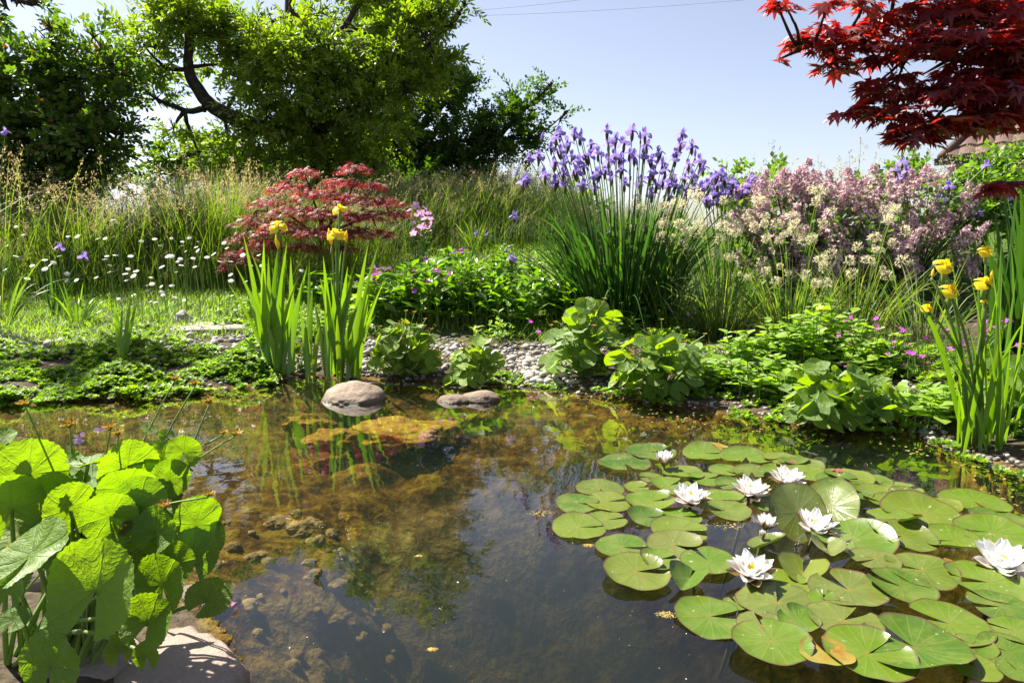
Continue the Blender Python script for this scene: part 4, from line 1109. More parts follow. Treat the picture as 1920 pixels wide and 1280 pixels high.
rA, bA = sword_clump('yellow_iris', 'left-hand clump of tall yellow iris leaves standing in the shallows', 'iris', (528, 700),
    [(455, 435), (440, 495), (427, 530), (470, 470), (484, 505), (503, 480), (520, 470), (545, 480), (560, 515), (532, 520), (490, 580), (576, 500), (548, 560), (462, 560), (512, 540), (452, 628, 505), (538, 455), (500, 600), (555, 590), (480, 540), (518, 600), (534, 570), (495, 450)], 12, 'sword_leaf', 'yellow irises in the water', 18)
flag_bloom(rA, 521, 424, bA[1], 34, 1, bA + np.array((.0, 0, 0))); flag_bloom(rA, 522, 468, bA[1], 20, 3, bA, True)
rB, bB = sword_clump('yellow_iris', 'right-hand clump of tall yellow iris leaves behind the rounded boulder', 'iris', (636, 706),
    [(580, 485, 582), (562, 570, 575), (600, 520), (590, 570), (616, 600), (640, 470), (664, 515), (652, 500), (690, 460), (711, 455, 665), (700, 500), (704, 590), (676, 560), (630, 540), (606, 480), (722, 522, 665), (586, 540, 580), (572, 600, 578), (656, 580), (642, 560), (670, 480), (620, 520), (610, 560), (690, 540), (600, 610, 590), (660, 620), (632, 590)], 12, 'sword_leaf', 'yellow irises in the water', 22)
flag_bloom(rB, 637, 392, bB[1], 30, 4, bB); flag_bloom(rB, 630, 438, bB[1], 36, 5, bB); flag_bloom(rB, 622, 460, bB[1], 22, 3, bB, True); flag_bloom(rB, 648, 455, bB[1], 16, 3, bB, True)
sword_clump('iris_shoot', 'small yellowish iris shoot rising alone from the low green mat', 'iris', (230, 694), [(214, 560), (229, 570), (246, 556), (259, 562), (222, 590), (238, 600), (258, 655)], 9, 'sword_leaf', None, 5)
rC, bC = sword_clump('yellow_iris', 'yellow iris at the right edge with arching leaves over the bank', 'iris', (1838, 838),
    [(1783, 468), (1746, 545), (1833, 505), (1878, 440, 1860), (1905, 520), (1925, 590), (1802, 580), (1725, 612), (1765, 640), (1856, 480), (1872, 540), (1842, 600), (1758, 632, 1830, (1800, 520)), (1930, 595, 1850, (1870, 640)), (1828, 868, 1960, (1900, 790)), (1815, 500), (1790, 600), (1895, 640), (1910, 700), (1880, 480), (1778, 690), (1700, 560, 1810, (1760, 560)), (1850, 500), (1890, 560), (1926, 500, 1880)], 10, 'sword_leaf', 'yellow irises in the water', 40)
rC_f = bC
for k, (px, py, w, bud) in enumerate(((1771, 498, 40, 0), (1781, 544, 40, 0), (1849, 470, 30, 0), (1845, 530, 38, 0), (1738, 577, 26, 0), (1747, 520, 12, 1), (1858, 525, 13, 1), (1846, 565, 14, 0))):
    flag_bloom(rC, px, py, bC[1] - .05, w, k + 1, bC + np.array((random.uniform(-.08, .05), 0, 0)), bool(bud))
random.seed(22)
for (fx, fy), tips, lab in (((1890, 690), [(1880, 340), (1900, 370), (1866, 400), (1915, 420), (1850, 430), (1895, 450), (1925, 480), (1870, 500), (1840, 440), (1932, 350), (1910, 330), (1860, 480), (1888, 420), (1845, 520)], 'dark-leaved iris standing behind the right yellow iris'),
                            ((1965, 680), [(1930, 300), (1950, 330), (1990, 350), (1925, 420), (1940, 480), (1915, 560), (1960, 420), (1935, 380)], 'dark-leaved iris cut by the right edge of the picture')):
    sword_clump('dark_iris', lab, 'iris', (fx, fy), tips * 2, 13, 'sword_leaf_dark', None, 34, .3)

# ------------------------------------------------------------------ siberian irises
_sib_me = [MB().add(T[0], T[1]).mesh('flower', M['violet']) for T in SIB]
_sib_bud = (lambda T: MB().add(T[0], T[1]).mesh('bud', M['violet']))(spindle(2.0, .3, 6, 6))
def add_sib(root, px, py, Y, wpx, foot, k, bud=False):
    c = at_y(px, py, Y); r = wpx / FPX * Y * .5; rl = np.array(root.location)
    o = link('bud' if bud else 'flower', _sib_bud if bud else _sib_me[k % 4], root, c - rl); r = r * (.55 if bud else 1); o.scale = (r,) * 3; o.rotation_euler = (random.uniform(-.3, .3), random.uniform(-.3, .3), random.uniform(0, 6.28))
    f = np.asarray(foot, float); P = bez(f, (f + c) / 2 + np.array([-(c - f)[0] * .2, 0, .12]), c, 9) - c
    st = MB(); T = tube(P / r, .0042 / r, 5, False); st.add(T[0], T[1]); Sp = spindle(1.1, .17); st.add(Sp[0] + np.array([0, 0, -1.05]), Sp[1], 1)
    if random.random() < .5: Sp = spindle(1.2, .13); st.add(Sp[0] @ roty(random.uniform(-.3, .3)).T + np.array([random.uniform(-.2, .2), 0, -.9]), Sp[1], 1)
    s_ = st.build('stem', [M['stalk'], M['spathe']], o); s_.rotation_mode = 'XYZ'
    s_.rotation_euler = o.rotation_euler.to_matrix().inverted().to_euler()
def blade_fan(mb, b0, n, rad, hmin, hmax, lean, w, droop=.3, seg=9, m=0, ry=1.0):
    for _ in range(n):
        a = random.uniform(0, 6.28); q = random.random() ** .5; x, y = rad * q * math.cos(a), rad * ry * q * math.sin(a); h = random.uniform(hmin, hmax)
        l = lean * random.uniform(.3, 1.1) * (.35 + .65 * q); d = np.array([math.cos(a) * l, math.sin(a) * l * ry, 1.0]); d = nrm(d)
        base = b0 + np.array([x, y, -.02]); tip = base + d * h + np.array([math.cos(a), math.sin(a) * ry, -1.2]) * h * droop * random.random() ** 2
        ctrl = base + d * h * .62 + np.array([0, 0, h * .12])
        sword(mb, base, tip, w * random.uniform(.7, 1.2), ctrl, random.uniform(-1.2, 1.2), seg, m, .3)
random.seed(31)
b = gp(1165, 596); sib = thing('siberian_iris', 'tall clump of violet-blue siberian irises in the middle of the border', 'iris', b)
mb = MB(); blade_fan(mb, np.zeros(3), 430, .40, .60, 1.30, .60, .022, .30, 9); blade_fan(mb, np.zeros(3), 70, .40, .7, 1.2, .9, .020, .95, 11); 
for tx, ty in ((925, 378), (985, 420), (1010, 320), (960, 440), (1000, 470), (1330, 420), (1290, 400), (1020, 360), (990, 390), (1345, 470), (940, 470)):
    tip = at_y(tx, ty, b[1] + random.uniform(-.3, .2)) - b; bs = np.array([tip[0] * .25, 0, 0]); sword(mb, bs, tip, .02, (bs + tip) / 2 + np.array([0, 0, .25]))
mb.build('foliage', M['sword_leaf_dark'], sib)
SIBF = [(1040, 262), (1047, 250), (1030, 280), (1052, 285), (1066, 272), (1012, 296), (995, 300), (1090, 262), (1092, 250), (1112, 272), (1075, 290), (1060, 305), (1085, 300), (1105, 295), (1118, 290), (1134, 244), (1142, 268), (1128, 300), (1150, 288), (1140, 305), (1160, 300), (1098, 318), (1078, 325), (1120, 325), (1135, 320),
        (1186, 250), (1200, 262), (1207, 250), (1170, 270), (1180, 285), (1192, 290), (1205, 292), (1168, 305), (1165, 320), (1222, 300), (1197, 312), (1202, 340), (1240, 305), (1225, 320), (1250, 318), (1262, 300), (1282, 252), (1278, 272), (1298, 272), (1300, 295), (1272, 292), (1290, 312), (1310, 300), (1262, 325), (1280, 335), (1150, 330), (1060, 325), (1040, 310),
        (966, 332), (978, 340), (990, 338), (1060, 345), (1090, 345), (1115, 350), (1240, 335), (1255, 348), (1300, 330), (1018, 262), (1330, 345), (1310, 350), (1290, 360), (1340, 330), (1235, 290), (1215, 330), (1232, 350), (1265, 345), (1308, 325), (1322, 318), (1300, 350), (1275, 360), (1250, 365), (1225, 365), (1025, 330), (1042, 340), (1110, 335), (1180, 330), (1168, 345), (1075, 250), (1150, 262), (1215, 275)]
for k, (px, py) in enumerate(SIBF):
    add_sib(sib, px + random.uniform(-4, 4), py + random.uniform(-4, 4), b[1] + random.uniform(-.35, .3), random.uniform(28, 37), b + np.array([(px - 1165) / FPX * b[1] * .45, random.uniform(-.15, .15), .05]), k, k % 9 == 8)
for k, (px, py, w) in enumerate(((964, 406, 26), (960, 484, 28), (1146, 435, 22), (893, 437, 14), (913, 440, 12))):
    add_sib(sib, px, py, b[1] - .35, w, b + np.array([(px - 1165) / FPX * b[1] * .35, -.2, .1]), k)
def sib_group(px, py, label, fl, nblades, seed, w=28, rad=.14, hm=.8, grp='smaller groups of violet siberian iris'):
    random.seed(seed); b = gp(px, py); root = thing('siberian_iris', label, 'iris', b, grp); mb = MB(); blade_fan(mb, np.zeros(3), nblades, rad, .45 * hm, 1.1 * hm, .45, .016, .2); mb.build('foliage', M['sword_leaf_dark'], root)
    for k, f in enumerate(fl): add_sib(root, f[0], f[1], b[1] + random.uniform(-.15, .15), f[2] if len(f) > 2 else w, b + np.array([random.uniform(-.1, .1), random.uniform(-.1, .1), .05]), k)
sib_group(1350, 560, 'deep violet siberian iris group beside the tall clump, at the lilac bush', [(1352, 325), (1360, 338), (1345, 345), (1372, 350), (1338, 362), (1330, 380), (1355, 360), (1375, 340), (1410, 335), (1405, 345), (1418, 350), (1390, 365), (1320, 350), (1335, 335), (1312, 365), (1345, 375), (1365, 365), (1380, 355), (1400, 358), (1428, 340), (1348, 330), (1325, 375)], 60, 41, 30)
sib_group(1690, 560, 'violet irises standing up out of the lilac bush', [(1680, 318), (1692, 305), (1700, 320), (1688, 335), (1765, 375, 34), (1780, 350, 30), (1562, 410, 34), (1622, 440, 24), (1850, 310, 26), (1895, 370, 30), (1835, 400, 26)], 30, 42)
sib_group(100, 590, 'two violet irises among the daisies at the left', [(112, 464, 26), (157, 482, 28)], 10, 43, rad=.05, hm=.5)
sib_group(-10, 560, 'single violet iris standing high at the left edge of the picture', [(10, 248, 24)], 12, 44, rad=.06, hm=.7)
sib_group(845, 560, 'young iris tuft with narrow green leaves behind the herb bed', [(950, 470, 14)], 22, 46, rad=.1, hm=.6)

# ------------------------------------------------------------------ woodrush with cream flower heads
_luz = []
for k in range(4):
    T = puff(80, 1.0, tiny_leaf(.34, .12), .46, 80 + k); _luz.append(MB().add(T[0], T[1]).mesh('flower_head', M['cream']))
def woodrush(px, py, label, x0, x1, y0, y1, nh, seed, nb=150, hp=16, rad=.22):
    random.seed(seed); b = gp(px, py); root = thing('woodrush', label, 'woodrush', b, 'cream flowered woodrush tufts'); mb = MB()
    blade_fan(mb, np.zeros(3), nb, rad, .3, .75, .9, .009, .35, 8)
    for k in range(nh):
        hx, hy = random.uniform(x0, x1), y0 + (y1 - y0) * random.random() ** .95; Y = b[1] + random.uniform(-.35, .35); c = at_y(hx, hy, Y)
        o = link('flower_head', _luz[k % 4], root, c - b); r = hp / FPX * b[1] * random.uniform(.36, .68); o.scale = (r, r, r * .85)
        f = np.array([(hx - px) / FPX * b[1] * .25, random.uniform(-.1, .1), 0]); P = bez(f, (f + c - b) / 2 + np.array([-(c - b)[0] * .15, 0, .18]), c - b, 8); sd = (.8, .5, 0)
        T = ribbon(P, sd, .0028, .3); mb.add(T[0], T[1])
        for q in range(1):
            o2 = link('flower_head', _luz[(k + q) % 4], root, c - b + np.array([random.uniform(-.05, .05), random.uniform(-.04, .04), random.uniform(-.03, .03)])); r2 = r * random.uniform(.4, .7); o2.scale = (r2,) * 3
    mb.build('foliage', M['tuft'], root)
woodrush(1262, 610, 'woodrush tuft with cream heads against the dark iris leaves', 1180, 1300, 370, 500, 13, 51)
woodrush(1350, 625, 'woodrush tuft with the most cream heads, left of the lilac bush', 1260, 1440, 360, 500, 23, 52, 190)
woodrush(1480, 630, 'woodrush tuft in front of the lilac bush with arching green blades', 1380, 1560, 345, 540, 23, 53, 220)
woodrush(1600, 625, 'woodrush tuft at the right of the lilac bush front', 1480, 1680, 370, 520, 22, 54, 170)
woodrush(1730, 640, 'sparse woodrush tuft with dark arching blades by the purple cranesbills', 1580, 1700, 420, 520, 5, 55, 90)

# ------------------------------------------------------------------ lilac bushes
def panicle(n, seed):
    rs = np.random.default_rng(seed); z = rs.uniform(0, 1, n); a = rs.uniform(0, 6.28, n); rr = .42 * (1 - z * .75) * rs.uniform(.35, 1.05, n)
    P = np.stack([rr * np.cos(a), rr * np.sin(a), z * 1.1 - .1], -1); d = nrm(np.stack([np.cos(a), np.sin(a), .5 + 0 * a], -1))
    mb = MB().inst(FLORET4, frames(rs.normal(size=(n, 3)), d), P, rs.uniform(.085, .14, n)); return np.concatenate(mb.V), [f for f, _ in mb.F]
_pan = [(lambda T: MB().add(T[0], T[1]).mesh('flower_cluster', M['lilac_bloom']))(panicle(90, 90 + k)) for k in range(5)]
def lilac(px, py, label, x0, x1, top, seed, npan=100, dy=.5):
    """top: list of (px, py) giving the outline of the bush's top"""
    random.seed(seed); rs = np.random.default_rng(seed); b = gp(px, py); root = thing('lilac_bush', label, 'bush', b, 'pink lilac bushes'); fo, br = MB(), MB()
    tx = [t[0] for t in top]; ty = [t[1] for t in top]
    for k in range(npan):
        hx = random.uniform(x0, x1); yt = np.interp(hx, tx, ty); hy = yt + (555 - yt) * random.random() ** 1.25 * .82; depth = (hy - yt) / (555 - yt)
        Y = b[1] + random.uniform(-.3, .35) * (1 - .4 * depth) - dy * .6 * depth; c = at_y(hx, hy, Y)
        o = link('flower_cluster', _pan[k % 5], root, c - b); s = random.uniform(.15, .23); o.scale = (s,) * 3
        o.rotation_euler = (random.uniform(-.2, .9), random.uniform(-.7, .7), random.uniform(0, 6.28))
        f = np.array([random.uniform(-.02, .02), random.uniform(-.02, .02), .02]); T = tube(bez(f, (f + c - b) / 2 + np.array([0, 0, .1]), c - b, 6), np.linspace(.009, .003, 6), 4, False); br.add(T[0], T[1])
    n = 2200; hx = rs.uniform(x0 - 15, x1 + 15, n); yt = np.interp(hx, tx, ty) + 6; hy = yt + (590 - yt) * rs.uniform(0, 1, n)
    P = np.array([at_y(x, y, b[1] + .05 + rs.uniform(-.35, .45) - dy * .45 * (y - t) / (590 - t)) for x, y, t in zip(hx, hy, yt)]) - b
    fo.inst(simple_leaf(.42, .1, .05), frames(rs.normal(size=(n, 3)) + np.array([0, -.3, .1]), rs.normal(size=(n, 3)) * .6 + np.array([0, -.2, 1])), P, rs.uniform(.035, .07, n))
    fo.build('foliage', M['lilac_leaf'], root); br.build('branches', M['bark'], root)
lilac(1490, 560, 'pink lilac bush with the darker gap, left of the two', 1385, 1600, [(1380, 375), (1430, 345), (1480, 330), (1530, 345), (1600, 370)], 61, 100)
lilac(1710, 550, 'pink lilac bush reaching to the right yellow iris, right of the two', 1560, 1830, [(1560, 365), (1620, 350), (1700, 340), (1780, 330), (1830, 360)], 62, 100)
lilac(1600, 575, 'low pink lilac sprays hanging in front of the two bushes', 1440, 1710, [(1440, 420), (1560, 400), (1640, 400), (1710, 470)], 63, 60, .2)

# ------------------------------------------------------------------ purple cranesbills, herbs, pink columbine
PET5 = merge([xf((np.array([(0, 0, 0), (-.42, .55, .05), (-.25, 1, .12), (.25, 1, .12), (.42, .55, .05)]), [np.array([(0, 4, 3, 2, 1)])]), rotz(k * 2 * math.pi / 5)) for k in range(5)])
_cran = MB().add(PET5[0], PET5[1]).mesh('flower', M['magenta']); _yelf = MB().add(PET5[0] * 1.5, PET5[1]).mesh('flower', M['yellow']); _pinkf = MB().add(PET5[0], PET5[1]).mesh('flower', M['pink'])
def add_small(root, b, me, px, py, Y, wpx, st, foot=None):
    c = at_y(px, py, Y); r = wpx / FPX * Y * .5; o = link('flower', me, root, c - b); o.scale = (r,) * 3; o.rotation_euler = (random.uniform(.2, 1.2), random.uniform(-.5, .5), random.uniform(0, 6.28))
    f = np.array([(c - b)[0] * .6, (c - b)[1] * .5, .02]) if foot is None else foot; T = tube(bez(f, (f + c - b) / 2 + np.array([0, 0, .05]), c - b, 5), .0022, 4, False); st.add(T[0], T[1], 1)
def leafy(root, mb, n, W, D, h0, h1_, leaf, size, seed, up=.6):
    rs = np.random.default_rng(seed); a = rs.uniform(0, 6.28, n); q = np.sqrt(rs.uniform(0, 1, n)); P = np.stack([W * q * np.cos(a), D * q * np.sin(a), 0 * a], -1)
    hh = rs.uniform(h0, h1_, n) * (1 - .45 * q ** 2)
    for k in range(n):
        s = max(2, int(hh[k] / (.075 if size > .15 else .055))); lx = rs.normal(0, .12, 2)
        for j in range(s):
            z = hh[k] * (j + 1) / s; p = P[k] + np.array([lx[0] * z, lx[1] * z, z]); az = j * 1.57 + k
            for sg in (0, math.pi):
                d = np.array([math.cos(az + sg), math.sin(az + sg), up * rs.uniform(.2, 1.2)]); mb.inst(leaf, frames(d, (rs.normal(0, .25), rs.normal(0, .25), 1)), [p], size * rs.uniform(.6, 1.15) * (1 - .3 * (j + 1) / s))
        T = tube(np.array([P[k], P[k] + np.array([lx[0] * hh[k] * .5, lx[1] * hh[k] * .5, hh[k] * .5]), P[k] + np.array([lx[0] * hh[k], lx[1] * hh[k], hh[k]])]), .003, 4, False); mb.add(T[0], T[1], 1)
PT = simple_leaf(.20, .25, .10); PTW = simple_leaf(.36, .2, .08)
def herb(px, py, label, W, h0, h1_, n, seed, fl=(), leaf=PT, size=.19, mat='herb_leaf', cat='herb', me=None, name='flowering_herb', grp='leafy herbs of the border', fw=9.5):
    random.seed(seed); b = gp(px, py); root = thing(name, label, cat, b, grp); mb = MB(); leafy(root, mb, n, W, W * .8, h0, h1_, leaf, size, seed, 1.15 if leaf is PT else .6)
    for f in fl: add_small(root, b, me or _cran, f[0], f[1], b[1] - random.uniform(.0, .3), random.uniform(.7, 1.2) * fw, mb)
    mb.build('foliage', [M[mat], M['stalk']], root); return root
hf = lambda x0, x1, y0, y1, n, s: [(random.Random(s * 97 + k).uniform(x0, x1), random.Random(s * 89 + k + 7).uniform(y0, y1)) for k in range(n)]
herb(730, 590, 'herb with purple flowers just right of the iris swords', .32, .25, .45, 26, 101, hf(695, 730, 495, 545, 12, 1) + [(705, 536), (668, 530), (672, 555)])
herb(800, 600, 'dark herb with pink-purple flowers in the left of the herb bed', .34, .35, .55, 34, 102, hf(770, 850, 480, 560, 12, 2))
herb(865, 605, 'pointed-leaved herb in the middle of the herb bed, with flowers on top', .34, .35, .58, 36, 103, hf(840, 905, 470, 560, 13, 3))
herb(850, 560, 'tall green herb at the back of the herb bed', .34, .35, .52, 32, 104, hf(820, 910, 465, 500, 6, 4))
herb(940, 610, 'flowerless dark green herb near the pebble patch', .34, .3, .5, 34, 105)
herb(1010, 605, 'herb with shining pointed leaves below the siberian iris clump', .34, .3, .48, 34, 106)
herb(1085, 600, 'broad dark herb at the foot of the siberian irises', .36, .25, .42, 34, 107)
herb(960, 560, 'herb half shaded by the iris leaves', .34, .3, .5, 30, 108, [(960, 500)])
herb(935, 645, 'light green young shoots at the edge of the pebbles', .2, .12, .26, 16, 109, [(995, 603), (1010, 622)], size=.1, mat='light_leaf')
herb(1160, 630, 'low dark plant with oval leaves under the tall marigold', .3, .15, .32, 26, 110, (), PTW, .11)
herb(1300, 625, 'low leafy plant between two woodrush tufts', .3, .12, .3, 26, 111, [(1290, 590)], PTW, .09)
herb(690, 600, 'pale herb behind the right iris swords', .25, .2, .4, 20, 112, [(700, 500), (722, 505)], mat='light_leaf')
for k, (px, py, W, h, lab) in enumerate(((1420, 690, .26, .32, 'bright loosestrife-like plant left of the small yellow flower'), (1500, 690, .28, .34, 'bright leafy plant behind the broad marsh marigold'), (1560, 670, .24, .38, 'bright leafy plant carrying one orange-yellow flower'), (1455, 735, .26, .2, 'low bright leafy plant at the water behind the lily raft'), (1745, 790, .22, .2, 'yellow-green leafy mound left of the right yellow iris'), (1350, 720, .2, .16, 'small-leaved creeping plant at the water edge'), (1630, 700, .22, .26, 'bright leafy plant left of the purple cranesbills'))):
    herb(px, py, lab, W, h * .55, h * 1.1, 42, 120 + k, [(1537, 577)] if k == 2 else (), PTW, .115, 'light_leaf', 'plant', _yelf, 'leafy_plant', 'bright leafy plants by the water')
herb(1655, 690, 'cranesbill mound with small purple flowers, beside the bright leafy plants', .34, .1, .24, 34, 131, hf(1570, 1720, 590, 690, 38, 5), T_DISS, .05, 'herb_leaf', 'cranesbill', None, 'cranesbill', 'purple cranesbills', 9.5)
herb(1745, 700, 'cranesbill mound with purple flowers behind the right yellow iris', .34, .1, .24, 34, 132, hf(1690, 1910, 600, 690, 32, 6), T_DISS, .05, 'herb_leaf', 'cranesbill', None, 'cranesbill', 'purple cranesbills', 9.5)
herb(1880, 700, 'cranesbill mound at the right edge of the picture', .34, .1, .24, 30, 133, hf(1800, 1920, 610, 680, 10, 7), T_DISS, .05, 'herb_leaf', 'cranesbill', None, 'cranesbill', 'purple cranesbills', 9.5)
herb(790, 520, 'pink columbine blooming behind the herb bed, beside the small red maple', .16, .4, .6, 10, 141, hf(765, 812, 385, 445, 24, 8), PTW, .07, 'light_leaf', 'columbine', _pinkf, 'columbine', None, 13)
herb(455, 590, 'low white-flowered plant at the foot of the red maple', .3, .08, .2, 30, 142, (), PTW, .06, 'light_leaf', 'plant', None, 'low_plant', None)
herb(620, 560, 'leafy herb under the small red maple', .3, .15, .3, 24, 143)

# ------------------------------------------------------------------ daisies
ray_t = merge([xf((np.array([(0, .2, 0), (-.10, .5, .0), (-.09, 1, -.06), (.09, 1, -.06), (.10, .5, 0)]), [np.array([(0, 4, 3, 2, 1)])]), rotz(k * 2 * math.pi / 15)) for k in range(15)])
dc = np.array([(math.cos(a) * .33, math.sin(a) * .33, .03) for a in np.arange(10) * .6283] + [(0, 0, .12)]); dF = np.array([(i, (i + 1) % 10, 10) for i in range(10)])
_dray = MB().add(ray_t[0], ray_t[1]).mesh('petals', M['white_petal']); _ddisc = MB().add(dc, dF).mesh('disc', M['disc'])
DAI = [(71, 413), (128, 443), (180, 520), (205, 510), (235, 513), (238, 525), (145, 443), (188, 445), (182, 448), (197, 447), (60, 498), (93, 497), (84, 487), (100, 492), (84, 504), (51, 522), (126, 513), (125, 526), (143, 525), (212, 412), (215, 418), (190, 430), (250, 517), (283, 520), (276, 535), (276, 545), (285, 532), (302, 537), (303, 547), (305, 553), (322, 535), (328, 557), (321, 447), (342, 453), (371, 453), (368, 463), (370, 470), (388, 482), (362, 484), (348, 471), (340, 461), (338, 485), (333, 490), (340, 497), (315, 480), (322, 480), (420, 455), (425, 465), (433, 490), (432, 515), (433, 526), (345, 563), (282, 565), (292, 566), (222, 560), (250, 553), (30, 425), (15, 460), (455, 478), (485, 478), (490, 498), (470, 497), (460, 528), (545, 537), (565, 507), (240, 504), (255, 508), (165, 470), (140, 466), (290, 448), (265, 452), (400, 476), (412, 490), (365, 500), (300, 460), (245, 480), (216, 478), (200, 480), (206, 497), (196, 486), (110, 480), (70, 470), (30, 480), (45, 440), (10, 505), (330, 510), (303, 500), (355, 446)]
for k, (px, py) in enumerate(DAI):
    random.seed(900 + k); Y = random.uniform(6.0, 6.9) if py > 470 else random.uniform(6.6, 7.6); c = at_y(px, py, Y); g = h1(c[0], Y)
    root = thing('daisy', 'white daisy with a yellow centre standing in the tall grass on the left', 'daisy', (c[0], c[1], g), 'white daisies in the meadow')
    s = random.uniform(.019, .029); tl = (random.uniform(-.05, .8), random.uniform(-.5, .5), random.uniform(-.5, .5))
    for nme, me in (('petals', _dray), ('disc', _ddisc)):
        o = link(nme, me, root, (0, 0, c[2] - g)); o.scale = (s,) * 3; o.rotation_euler = tl
    T = tube(bez((0.02, 0, 0), (.03, .02, (c[2] - g) * .6), (0, 0, c[2] - g), 5), .0028, 4, False); MB().add(T[0], T[1]).build('stem', M['stalk'], root)
# ------------------------------------------------------------------ grasses and low mats (nobody could count them)
def grass_template(seed, h=1.0, w=.006, bend=.25, seg=5):
    rs = np.random.default_rng(seed); s = np.linspace(0, 1, seg + 1); P = np.stack([bend * s ** 2.2, 0 * s + .03 * np.sin(s * 3), s * (1 - .25 * bend * s)], -1) * h
    V, F, U = ribbon(P, (0, 1, 0), w * np.maximum(.08, 1 - s ** 1.6), .3); return (V, F, U), P
def seed_head(P, seed, n=16, L=.2, r=.03, size=.028):
    """loose head along the last part of the stem P"""
    rs = np.random.default_rng(seed); tip = P[-1]; d = nrm(P[-1] - P[-2]); q = rs.uniform(0, 1, n); c = tip - d * L * q[:, None] + rs.normal(0, 1, (n, 3)) * (r * (.25 + .75 * np.sin(q * 3.0)))[:, None]
    mb = MB().inst(tiny_leaf(.17, .05), frames(d + rs.normal(0, .45, (n, 3)), rs.normal(size=(n, 3))), c, size * rs.uniform(.7, 1.3, n)); return np.concatenate(mb.V), [f for f, _ in mb.F]
def scatter(n, box, keep, seed):
    rs = np.random.default_rng(seed); x = rs.uniform(box[0], box[1], n * 3); y = rs.uniform(box[2], box[3], n * 3); k = keep(x, y); return np.stack([x[k], y[k]], -1)[:n], rs
_edge = [gp(*p)[:2] for p in ((-250, 585), (0, 572), (120, 562), (250, 556), (380, 552), (440, 545))] + [np.array(p) for p in ((-2.2, 6.7), (-1.5, 7.1), (-.9, 7.9), (0.0, 8.2), (1.5, 8.2))]
_ex, _ey = [e[0] for e in _edge], [e[1] for e in _edge]
def meadow_front(x): return np.interp(x, _ex, _ey)
mb = MB(); rs0 = np.random.default_rng(5)
GT = [grass_template(k, 1.0, .0055, .15 + .17 * (k % 5)) for k in range(8)]
HD = [seed_head(GT[k][1], 60 + k, 22 + 8 * (k % 3), .2 + .05 * (k % 3), .008 + .020 * (k % 3) / 2, .021) for k in range(8)]
def meadow(n, box, keep, h0, h1_, seed, heads=.6, hfun=None):
    P, rs = scatter(n, box, keep, seed); N = len(P); z = hq(P[:, 0], P[:, 1]); kind = rs.integers(0, 8, N); hh = rs.uniform(h0, h1_, N)
    hh = hh * (1 - .45 * sstep(.2, 1.0, P[:, 0] - .03 * P[:, 1])) * (1 + .22 * sstep(-1.5, -3.0, P[:, 0])) * (1 + .38 * fbm(np.stack([P[:, 0] * .9, P[:, 1] * .9, 0 * z], -1), 2, 77)) * (1 + .32 * np.exp(-((P[:, 0] / P[:, 1] + .43) / .07) ** 2) - .2 * np.exp(-((P[:, 0] / P[:, 1] + .56) / .05) ** 2)) * (.55 + .45 * sstep(0, .9, P[:, 1] - meadow_front(P[:, 0]))) if hfun is None else hh * hfun(P[:, 0], P[:, 1])
    az = rs.normal(.4, 1.4, N); has = rs.uniform(0, 1, N) < heads
    for k in range(8):
        q = kind == k; P3 = np.stack([P[q, 0], P[q, 1], z[q] - .02], -1); Rm = rotz_n(az[q]); mb.inst(GT[k][0], Rm, P3, hh[q], 0)
        q2 = q & has; P3 = np.stack([P[q2, 0], P[q2, 1], z[q2] - .02], -1); mb.inst(HD[k], rotz_n(az[q2]), P3, hh[q2], 1)
front = lambda a, b: (lambda x, y: (y > meadow_front(x) + a) & (y < meadow_front(x) + b) & (np.abs(x) < .80 * y + .6))
meadow(9000, (-7.5, 2.2, 5.2, 10), front(0, 1.2), .45, .85, 1, .12)
meadow(11000, (-8.5, 2.5, 5.5, 11.5), front(.5, 3.0), .6, .95, 2, .30)
meadow(3200, (-9, 3.0, 8, 12.5), front(2.5, 5), .75, 1.05, 3, .5)
meadow(2500, (.8, 8.5, 7.0, 11), lambda x, y: y > 7.4, .4, .75, 4, .5)
meadow(260, (1.6, 6.5, 6.6, 7.6), lambda x, y: x > .3 * y, 1.0, 1.35, 6, .8, lambda x, y: 1.0)
meadow(150, (-7, -2.6, 5.9, 8.5), front(.1, 1.8), 1.1, 1.5, 7, 1.0, lambda x, y: 1 + .12 * np.sin(x * 2))
def leaf2(name, a, b): return [M[a], M[b]]
tag(mb.build('tall_grass', [M['meadow'], M['seed']]), 'tall meadow grass with buff seed heads behind the pond', 'grass', kind='stuff')
# lawn
mb = MB(); LT = [grass_template(20 + k, 1.0, .05, .5 + .2 * k, 2) for k in range(4)]
P, rs = scatter(26000, (-6.5, 3.2, 5.0, 9.5), lambda x, y: (y < meadow_front(x) + .6) & (pond_sd(x, y) > 1.15 - .15 * np.sin(x * 3)) & (x < .22 * y + .2), 9); N = len(P)
for k in range(4):
    q = np.arange(N) % 4 == k; mb.inst(LT[k][0], rotz_n(rs.uniform(0, 6.28, q.sum())), np.stack([P[q, 0], P[q, 1], hq(P[q, 0], P[q, 1]) - .005], -1), rs.uniform(.05, .11, q.sum()), 0)
tag(mb.build('lawn', M['lawn']), 'short bright lawn grass in front of the meadow', 'lawn', kind='stuff')
